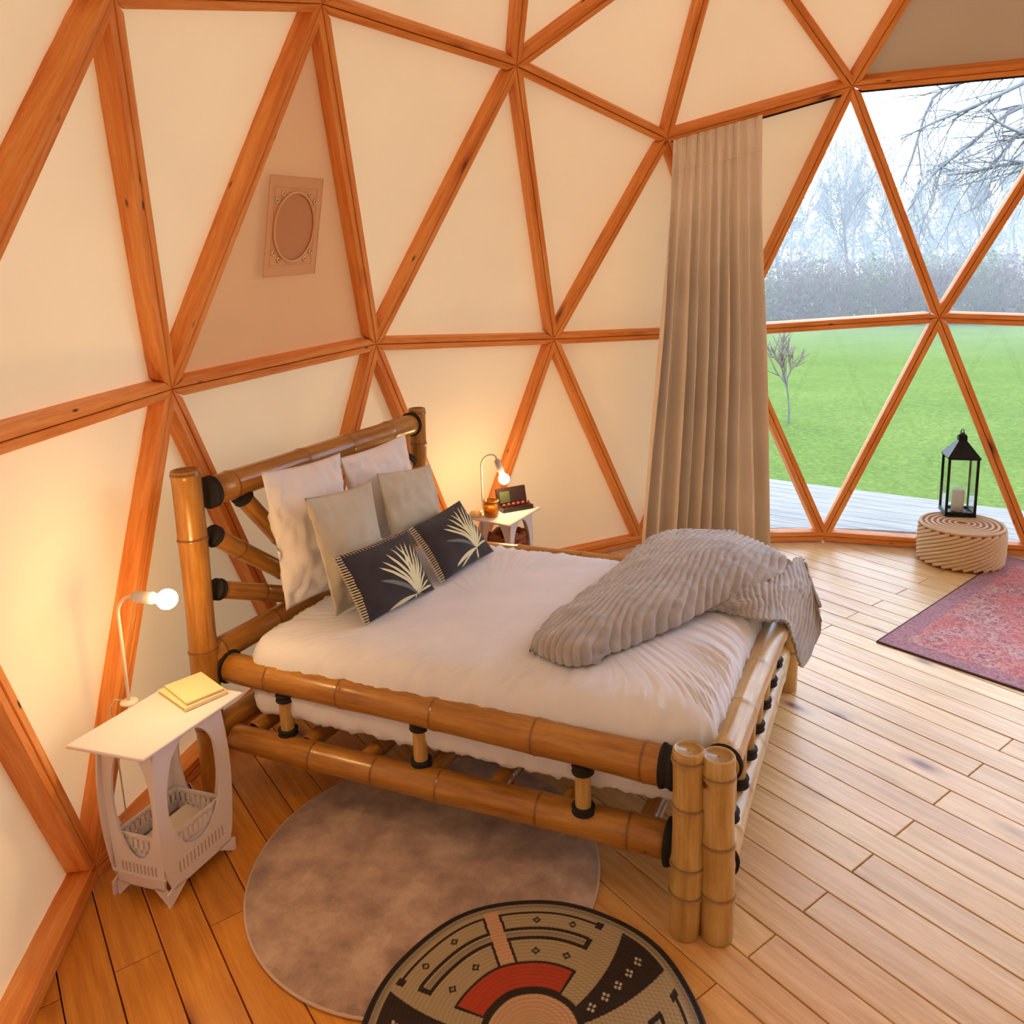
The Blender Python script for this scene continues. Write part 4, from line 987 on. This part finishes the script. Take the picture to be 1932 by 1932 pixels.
ca.data.foreach_set('color', cols.reshape(-1).astype(np.float32))
k = NT('basket_weave'); at = k.n('Attribute'); at.attribute_name = 'weave_colour'; k.l(at.outputs['Color'], k.b.inputs['Base Color']); k.b.inputs['Roughness'].default_value = .85
MATS['basket_weave'] = k.m; me_o.data.materials.clear(); me_o.data.materials.append(k.m)
mb = MB(); mb.tube([(pc_[0]+(RR+.001)*(1+.006*math.sin(a*5+1)+.004*math.sin(a*9))*math.cos(a), pc_[1]+(RR+.001)*(1+.006*math.sin(a*5+1)+.004*math.sin(a*9))*math.sin(a), .0145) for a in np.linspace(0, 2*math.pi, 241)], .007, 8, False); plain('rug_dark_edge', lin((34, 26, 28)), .8); mb.build('rug_edging', 'rug_dark_edge', prug, True)
# red patterned rug
k = NT('rug_red'); v_ = k.mapping((1, 1, 1)); n = k.n('TexNoise', i_Scale=38., i_Detail=8., i_Roughness=.85, i_Distortion=1.2); k.l(v_, n.inputs['Vector'])
colr = k.ramp(n.outputs[0], [(.36, lin((84, 64, 74))), (.44, lin((132, 76, 90))), (.50, lin((172, 98, 108))), (.55, lin((206, 178, 166))), (.60, lin((150, 130, 122))), (.68, lin((160, 78, 92)))])
vo = k.n('TexVoronoi', i_Scale=9., feature='DISTANCE_TO_EDGE'); k.l(v_, vo.inputs['Vector']); n3 = k.n('TexNoise', i_Scale=4., i_Detail=3.); k.l(v_, n3.inputs['Vector'])
colr = k.mix(k.ramp(vo.outputs[0], [(.0, (.6, .6, .6)), (.05, (0, 0, 0))]), colr, lin((198, 168, 156)))
colr = k.mix(k.ramp(n3.outputs[0], [(.42, (0, 0, 0)), (.62, (.6, .6, .6))]), colr, lin((196, 96, 92)))
k.l(colr, k.b.inputs['Base Color']); n2 = k.n('TexNoise', i_Scale=300.); k.l(v_, n2.inputs['Vector']); k.bump(n2.outputs[0], .5, .003); k.b.inputs['Roughness'].default_value = .95; MATS['rug_red'] = k.m
cloth('rug_red_border', lin((176, 120, 130)), lin((110, 80, 92)), nscale=70); plain('rug_binding', lin((52, 34, 42)), .9)
ra = G(1652, 1212, 0)[:2]; rb = G(1932, 1302, 0)[:2]; rcx = G(1897, 1051, 0)[:2]
e2 = (rcx-ra)/np.linalg.norm(rcx-ra); Lr = np.linalg.norm(rcx-ra); e1 = np.array([e2[1], -e2[0]]); e1 = e1 if np.dot(e1, rb-ra) > 0 else -e1
Wr = 1.35; rm = ra+e1*Wr/2+e2*Lr/2
g_ = empty('red_rug', (*rm, 0), label='faded red and grey patterned rug at the right edge', cat='rug')
X, Y, Z = np.array([*e1, 0]), np.array([*e2, 0]), np.array([0, 0, 1.])
mb = MB(); mb.box(A3(rm, .0045), (Wr, Lr, .007), [X, Y, Z], .002); mb.build('rug_binding', 'rug_binding', g_)
mb = MB(); mb.box(A3(rm, .0062), (Wr-.02, Lr-.02, .0056), [X, Y, Z], .001); mb.build('rug_border', 'rug_red_border', g_)
mb = MB(); mb.box(A3(rm, .0068), (Wr-.22, Lr-.22, .0056), [X, Y, Z], .001); mb.build('rug_field', 'rug_red', g_)
# ------------------------------------------------------------------ rope pouf
k = NT('rope'); v_ = k.mapping((1, 1, 1), 'UV'); wv = k.n('TexWave', i_Scale=60., i_Distortion=1., i_Detail=2.); wv.bands_direction = 'DIAGONAL'; k.l(v_, wv.inputs['Vector'])
k.l(k.ramp(wv.outputs[0], [(.2, lin((214, 186, 148))), (.8, lin((240, 222, 192)))]), k.b.inputs['Base Color']); k.bump(wv.outputs[0], .5, .004); k.b.inputs['Roughness'].default_value = .9; MATS['rope'] = k.m
cloth('jute', lin((222, 196, 160)), lin((206, 178, 140)), nscale=60, scale=200, bs=.6)
PR, PH = .272, .262
pm = G(1808, 1052, 0)[:2]
# centre so that the near bottom edge projects at y 1083
dcam = (CAMP[:2]-pm); dcam /= np.linalg.norm(dcam); pm = G(1808, 1082, 0)[:2]-dcam*PR
pf_ = empty('rope_pouf', (*pm, 0), label='round natural rope pouf standing by the window', cat='pouf')
mb = MB(); mb.lathe((*pm, .002), [(PR-.03, 0), (PR-.018, .01), (PR-.018, PH-.015), (PR-.022, PH-.006), (PR-.05, PH), (.01, PH+.002)], 64); mb.build('cushion_core', 'brown_basket', pf_, True)
for k_ in range(26):
    a0 = 2*math.pi*k_/26; n = 22; pts = []
    for i in range(n+1): t_ = i/n; a = a0+t_*2.05; bulge = PR-.016+.006*math.sin(t_*math.pi); pts.append((pm[0]+bulge*math.cos(a), pm[1]+bulge*math.sin(a), .014+t_*(PH-.03)))
    mb = MB(); mb.tube(pts, .0122, 8); mb.build('rope_strand', 'rope', pf_, True)
for r_ in (PR-.02, PR-.055, PR-.09, PR-.125, PR-.16, PR-.195, PR-.23):
    mb = MB(); mb.tube([(pm[0]+r_*math.cos(a), pm[1]+r_*math.sin(a), PH-.002) for a in np.linspace(0, 2*math.pi, 65)], .011, 6, False); mb.build('rope_ring', 'rope', pf_, True)
# ------------------------------------------------------------------ lantern
lz = PH+.010; lc = G(1805, 968, lz)[:2]; ln = empty('lantern', (*lc, lz), label='black metal lantern with a white candle on the rope pouf', cat='lantern')
ang = math.radians(57); X = np.array([math.cos(ang), math.sin(ang), 0]); Y = np.array([-math.sin(ang), math.cos(ang), 0]); Z = np.array([0, 0, 1.]); ax = [X, Y, Z]; LC = A3(lc, lz)
LW, LH = .178, .40
mb = MB(); mb.box(LC+Z*.009, (LW+.02, LW+.02, .016), ax, .003); mb.build('base', 'black_metal', ln)
for a in (-1, 1):
    for b in (-1, 1):
        mb = MB(); mb.box(LC+X*a*LW/2+Y*b*LW/2+Z*(.016+LH/2), (.016, .016, LH), ax, .002); mb.build('upright', 'black_metal', ln)
for a, b, U in ((1, 0, Y), (-1, 0, Y), (0, 1, X), (0, -1, X)):
    off = X*a*LW/2+Y*b*LW/2; V_n = np.cross(U, Z)
    mb = MB(); mb.box(LC+off+Z*(LH+.010), (LW, .012, .014), [U, V_n, Z], .002); mb.build('frame_bar', 'black_metal', ln); mb = MB(); mb.box(LC+off+Z*(.024), (LW, .012, .014), [U, V_n, Z], .002); mb.build('frame_bar', 'black_metal', ln)
    mb = MB(); mb.box(LC+off*.985+Z*(.016+LH/2), (LW-.016, .003, LH-.02), [U, V_n, Z]); mb.build('glass_pane', 'glass', ln)
rf = MB(); b_ = LW/2+.014; t_ = .026; zz0, zz1 = LH+.018, LH+.125
vs = [LC+X*x*r_+Y*y*r_+Z*z for z, r_ in ((zz0-.008, b_), (zz0, b_), (zz1, t_), (zz1+.03, t_)) for x, y in ((-1, -1), (1, -1), (1, 1), (-1, 1))]
rf.add(vs, [(3, 2, 1, 0), (12, 13, 14, 15)]+[(l_*4+i, l_*4+(i+1) % 4, l_*4+4+(i+1) % 4, l_*4+4+i) for l_ in range(3) for i in range(4)]); rf.build('roof', 'black_metal', ln)
mb = MB(); mb.lathe(LC+Z*(zz1+.03), [(.03, 0), (.03, .006), (.012, .02), (.004, .026)], 16); mb.build('finial', 'black_metal', ln, True)
mb = MB(); mb.tube([LC+Y*.062*math.cos(a)+Z*(zz1-.015+.095*math.sin(a)) for a in np.linspace(-.1, math.pi+.1, 25)], .0035, 8); mb.build('handle', 'black_metal', ln, True)
mb = MB(); mb.lathe(LC+Z*.018, [(.038, 0), (.04, .004), (.04, .15), (.034, .158), (.012, .15), (.002, .15)], 24); mb.build('candle', 'candle_wax', ln, True)
# ------------------------------------------------------------------ outside: deck, lawn
de0, de1 = G(1448, 903, -.05)[:2], G(1900, 960, -.05)[:2]; dd = (de1-de0)/np.linalg.norm(de1-de0); dn = np.array([-dd[1], dd[0]]); dn = dn if np.dot(dn, de0) > 0 else -dn
deck = empty('deck', (0, 0, 0), kind='structure'); deck['label'] = 'pale weathered deck boards outside the window'
do = np.dot(de0, dn); mid_ = dd*np.dot(dd, de0)
for k_ in range(22):
    o1 = do-k_*.145; 
    v = []; 
    for s0, s1 in ((-4.5, 6.5),):
        mb = MB(); c = mid_+dd*(s0+s1)/2+dn*(o1-.0695); mb.box(A3(c, -.064), (s1-s0, .139, .028), [np.array([*dd, 0]), np.array([*dn, 0]), np.array([0, 0, 1.])], .003)
        # skip boards that lie wholly under the dome floor
        if o1 < 2.3 and abs((s0+s1)/2) < 3: pass
        mb.uv = [(p[0]*dd[0]+p[1]*dd[1], p[0]*dn[0]+p[1]*dn[1]) for p in mb.v]; mb.build('deck_board', 'deck_wood', deck)
k = NT('lawn'); v_ = k.mapping((1, 1, 1)); n = k.n('TexNoise', i_Scale=.5, i_Detail=8., i_Roughness=.7); k.l(v_, n.inputs['Vector']); n2 = k.n('TexNoise', i_Scale=14., i_Detail=6., i_Roughness=.8); k.l(v_, n2.inputs['Vector'])
cg1 = k.ramp(n2.outputs[0], [(.30, lin((62, 78, 34))), (.5, lin((82, 101, 42))), (.72, lin((114, 126, 66)))]); cg2 = k.ramp(n.outputs[0], [(.35, (.80, .86, .72)), (.65, (1.1, 1.05, 1))])
k.l(k.mix(1., cg1, cg2, 'MULTIPLY'), k.b.inputs['Base Color']); k.b.inputs['Roughness'].default_value = .95; k.b.inputs['Specular IOR Level'].default_value = .1; k.bump(n2.outputs[0], .6, .05); MATS['lawn'] = k.m
nl = 60; v = []
for i in range(nl+1):
    for j in range(nl+1):
        x = -60+200*i/nl; y = -130+200*j/nl; r = math.hypot(x, y); z = -.42+.25*fbm(x*.03, y*.03, 0)*smoothstep((r-8)/20); v.append((x, y, z))
ground = mesh_obj('lawn', v, grid_faces(nl+1, nl+1, 0, True), 'lawn', None, True); tag(ground, 'bright green lawn beyond the deck', None, kind='structure')
# ------------------------------------------------------------------ outside: trees
k = NT('bark'); v_ = k.mapping((1, 1, 1)); n = k.n('TexNoise', i_Scale=3., i_Detail=4.); k.l(v_, n.inputs['Vector']); k.l(k.ramp(n.outputs[0], [(.3, lin((76, 78, 82))), (.7, lin((104, 106, 108)))]), k.b.inputs['Base Color']); k.b.inputs['Roughness'].default_value = .9; MATS['bark'] = k.m
plain('twig', lin((96, 98, 100)), .9); plain('twig_brown', lin((112, 98, 92)), .9); plain('needle', lin((82, 104, 92)), .95, spec=.1); plain('ivy', lin((98, 116, 74)), .95, spec=.1)
plain('branch_dark', lin((104, 104, 108)), .9)
class TB:
    def __init__(s): s.v = []; s.f = []
    def seg(s, a, b, r0, r1, k=3):
        x, y, d = frame_of(b-a); n = len(s.v)
        for p, r in ((a, r0), (b, r1)):
            for i in range(k): t = 2*math.pi*i/k; s.v.append(p+(x*math.cos(t)+y*math.sin(t))*r)
        for i in range(k): j = (i+1) % k; s.f.append((n+i, n+j, n+k+j, n+k+i))
def grow(rs, trunk, twigs, p, d, L, r, depth, maxd, spread, up, nseg=3, minr=.004):
    seg = L/nseg
    for i in range(nseg):
        d = d+rs.normal(0, .12+.03*depth, 3)+np.array([0, 0, up]); d /= np.linalg.norm(d); q = p+d*seg; r2 = r*(.86 if i < nseg-1 else .72)
        (trunk if depth < 2 else twigs).seg(p, q, r, r2, 6 if depth < 1 else 4 if depth < 2 else 3); p, r = q, r2
        if depth < maxd and (i > 0 or depth > 0):
            for _ in range(1 if depth < 1 else rs.integers(1, 3)):
                x, y, _d = frame_of(d); a = rs.uniform(0, 6.28); s_ = rs.uniform(.6, 1.)*spread
                nd = d*math.cos(s_)+(x*math.cos(a)+y*math.sin(a))*math.sin(s_); grow(rs, trunk, twigs, p, nd, L*rs.uniform(.55, .78), max(r*.6, minr), depth+1, maxd, spread, up, nseg, minr)
    if depth < maxd: grow(rs, trunk, twigs, p, d, L*.75, r, depth+1, maxd, spread, up, nseg, minr)
def bare_tree(name, pos, h, seed, label, maxd=4, r=.18, group=None, spread=.75, twm='twig'):
    rs = np.random.default_rng(seed); t = empty(name, pos, label=label, cat='tree', group=group); tr, tw = TB(), TB()
    grow(rs, tr, tw, np.array(pos, float), np.array([rs.normal(0, .06), rs.normal(0, .06), 1.]), h*.42, r, 0, maxd, spread, .06, 3, .012)
    mesh_obj('trunk', tr.v, tr.f, 'bark', t, True); mesh_obj('branches', tw.v, tw.f, twm, t, kind='stuff'); return t
def conifer(pos, h, seed, label, mat='needle', group=None, wd=.30, n=4200):
    rs = np.random.default_rng(seed); t = empty('conifer', pos, label=label, cat='tree', group=group); pos = np.array(pos, float)
    mb = MB(); mb.tube([pos, pos+[0, 0, h*.95]], [h*.018, .02], 8); mb.build('trunk', 'bark', t)
    z = rs.uniform(.03, 1., n); a = rs.uniform(0, 6.283, n); rad = (1-z)*h*wd*np.sqrt(rs.uniform(.08, 1, n))*(1+.25*np.sin(z*40)); s_ = rs.uniform(.14, .34, n)*(1.2-z*.6)*h/12
    c = pos+np.c_[rad*np.cos(a), rad*np.sin(a), z*h-rad*.25]; v = []; f = []
    dr = np.c_[np.cos(a), np.sin(a), -.5*np.ones(n)]; pr = rs.normal(0, 1, (n, 3)); pr[:, 2] *= .4; pr /= np.linalg.norm(pr, axis=1)[:, None]
    for i in range(n): b = len(v); v += [c[i]-pr[i]*s_[i]*.5, c[i]+pr[i]*s_[i]*.5, c[i]+dr[i]*s_[i]*1.3, c[i]-dr[i]*s_[i]*.4+np.array([0, 0, s_[i]*.3])]; f += [(b, b+1, b+2), (b, b+3, b+1)]
    mesh_obj('foliage', v, f, mat, t, kind='stuff'); return t
def bush(pos, w_, h, seed, label, mat, group, n=1500):
    rs = np.random.default_rng(seed); pos = np.array(pos, float); v = []; f = []; t = empty('shrub', pos, label=label, cat='shrub', group=group)
    tb = TB()
    for i in range(n//8):
        a = rs.uniform(0, 6.28); r_ = rs.uniform(0, w_*.35); p = pos+np.array([r_*math.cos(a), r_*math.sin(a), 0]); d = np.array([math.cos(a)*.5, math.sin(a)*.5, 1.])+rs.normal(0, .25, 3); d /= np.linalg.norm(d)
        for k_ in range(4): q = p+d*h*.25*rs.uniform(.7, 1.2); tb.seg(p, q, .011-.002*k_, .009-.002*k_); p = q; d = d+rs.normal(0, .25, 3); d /= np.linalg.norm(d)
    mesh_obj('stems', tb.v, tb.f, 'twig_brown', t, kind='stuff')
    for i in range(n):
        a = rs.uniform(0, 6.28); r_ = w_*.5*math.sqrt(rs.uniform(0, 1)); z = h*rs.uniform(.05, 1)*(1-(r_/(w_*.56))**2*.6); c = pos+np.array([r_*math.cos(a), r_*math.sin(a), z]); s_ = rs.uniform(.06, .16)
        x = rs.normal(0, 1, 3); y = rs.normal(0, 1, 3); b = len(v); v += [c, c+x*s_*.6, c+y*s_*.6]; f.append((b, b+1, b+2))
    mesh_obj('foliage', v, f, mat, t, kind='stuff'); return t
def far(u, dist, z=-.42):
    d = ray(u, 560); d = np.array([d[0], d[1]]); d /= np.linalg.norm(d); p = CAMP[:2]+d*dist; return (p[0], p[1], z)
ORD = ['first', 'second', 'third', 'fourth', 'fifth', 'sixth', 'seventh', 'eighth', 'ninth', 'tenth', 'eleventh', 'twelfth', 'thirteenth', 'fourteenth', 'fifteenth', 'sixteenth']
trs = [(1428, 52, 11), (1472, 44, 9.5), (1518, 60, 11.5), (1560, 52, 11), (1606, 43, 9), (1650, 60, 11), (1694, 52, 9.5), (1738, 43, 7.5), (1780, 60, 10.5), (1824, 52, 9), (1868, 43, 8.5), (1912, 60, 11)]
for i, (u, dist, h) in enumerate(trs): bare_tree('bare_tree', far(u, dist), h, 100+i, 'leafless grey tree beyond the lawn, %s from the curtain' % ORD[i], 4, .13, 'bare trees beyond the lawn', .52)
for i, (u, dist, h) in enumerate(((1490, 70, 10.5), (1548, 78, 10.), (1606, 70, 10.5), (1664, 78, 9.5), (1722, 70, 9.), (1780, 78, 10.5), (1838, 70, 9.5), (1896, 78, 11))):
    conifer(far(u, dist), h, 300+i, 'blue green conifer behind the bare trees, %s from the curtain' % ORD[i], group='conifers beyond the lawn')
for i, u in enumerate(range(1440, 1950, 34)):
    bush(far(u, 38.5+(i % 2)*.6), 1.9, 2.9+.7*((i*37) % 5)/5, 500+i, ('brownish leafless' if i % 3 else 'greenish ivy covered')+' shrub in the hedge along the lawn, %s from the curtain' % ORD[i], 'twig_brown' if i % 3 else 'ivy', 'shrubs along the lawn edge')
# near tree overhanging from the right
rs = np.random.default_rng(11); nb = A(2500, 560, 14.); nb = np.array([nb[0], nb[1], -.42]); nt = empty('overhanging_tree', nb, label='big bare tree whose branches hang into the top right window panes', cat='tree')
tr, tw = TB(), TB(); base = nb.copy()
p = base.copy()
for k_ in range(6): q = p+np.array([-.1*k_*.3, .1, 1.25]); tr.seg(p, q, .34-.03*k_, .31-.03*k_, 10); p = q
def branchpath(uvd, r0, r1, n=14, sub=3, seed=0):
    rs_ = np.random.default_rng(seed); C_ = [A(*x) for x in uvd]; pts = [cr_spline(C_, t) for t in np.linspace(0, 1, n)]
    for i in range(n-1):
        ra_ = r0+(r1-r0)*i/(n-1); rb_ = r0+(r1-r0)*(i+1)/(n-1); tr.seg(pts[i], pts[i+1], ra_, rb_, 5)
        if i > 0:
            for _ in range(sub):
                d = pts[i+1]-pts[i]; d /= np.linalg.norm(d); d = d+rs_.normal(0, .45, 3)+np.array([0, 0, -.25]); d /= np.linalg.norm(d)
                pp_ = pts[i]; r_ = max(ra_*.45, .006); L_ = rs_.uniform(.25, .6)
                for s_ in range(4):
                    q = pp_+d*L_*.5; tw.seg(pp_, q, r_, r_*.8); r_ *= .8
                    if s_ and rs_.uniform() < .8:
                        d2 = d+rs_.normal(0, .5, 3); d2 /= np.linalg.norm(d2); qq = q
                        for _k in range(2): q3 = qq+d2*L_*.35; tw.seg(qq, q3, r_*.6, r_*.4); qq = q3; d2 = d2+rs_.normal(0, .25, 3)
                    pp_ = q; d = d+rs_.normal(0, .2, 3)+np.array([0, 0, -.05]); d /= np.linalg.norm(d)
hubp = proj(p)
for i, path in enumerate(([(2080, 60, 13), (1960, 140, 12.5), (1850, 195, 12), (1760, 232, 11.8), (1700, 262, 11.6)], [(2080, 100, 13), (1975, 180, 12.6), (1900, 215, 12.3), (1820, 280, 12), (1760, 330, 11.8), (1712, 400, 11.8)],
        [(2080, 150, 12.6), (1980, 225, 12.4), (1930, 245, 12.2), (1890, 290, 12), (1865, 318, 12)], [(2080, 200, 12.6), (1990, 260, 12.4), (1900, 240, 12), (1865, 205, 12)],
        [(2080, 20, 13), (1950, 90, 13), (1830, 150, 12.6), (1760, 185, 12.4), (1720, 300, 12.2), (1700, 350, 12)], [(2080, 240, 12.5), (1980, 300, 12.4), (1900, 310, 12.3), (1830, 325, 12.2), (1790, 330, 12.)])):
    a0 = A(*path[0]); 
    branchpath(path, .038, .010, 16, 2, 60+i); tr.seg(p-np.array([0, 0, .8*i*.3]), a0, .09, .04, 6)
mesh_obj('trunk', tr.v, tr.f, 'branch_dark', nt, True); mesh_obj('twigs', tw.v, tw.f, 'branch_dark', nt, kind='stuff')
sg = G(1488, 800, -.42); st = bare_tree('sapling', sg, 1.5, 71, 'thin young tree standing alone on the lawn', 3, .018, None, .5, 'twig_brown')

# ------------------------------------------------------------------ morning haze over the far lawn
k = NT('haze'); k.t.nodes.remove(k.b); vs_ = k.n('VolumeScatter'); vs_.inputs['Density'].default_value = .010; vs_.inputs['Color'].default_value = (.95, .97, 1, 1); k.l(vs_.outputs[0], k.t.nodes['Material Output'].inputs['Volume']); MATS['haze'] = k.m
dv = ray(1750, 560)[:2]; dv /= np.linalg.norm(dv); pv = np.array([-dv[1], dv[0]]); hc = CAMP[:2]+dv*62
mb = MB(); mb.box((hc[0], hc[1], 9.5), (80, 120, 22), [np.array([*dv, 0]), np.array([*pv, 0]), np.array([0, 0, 1.])]); hz = mb.build('haze', 'haze', None); tag(hz, 'thin haze hanging over the far lawn and trees', kind='structure')
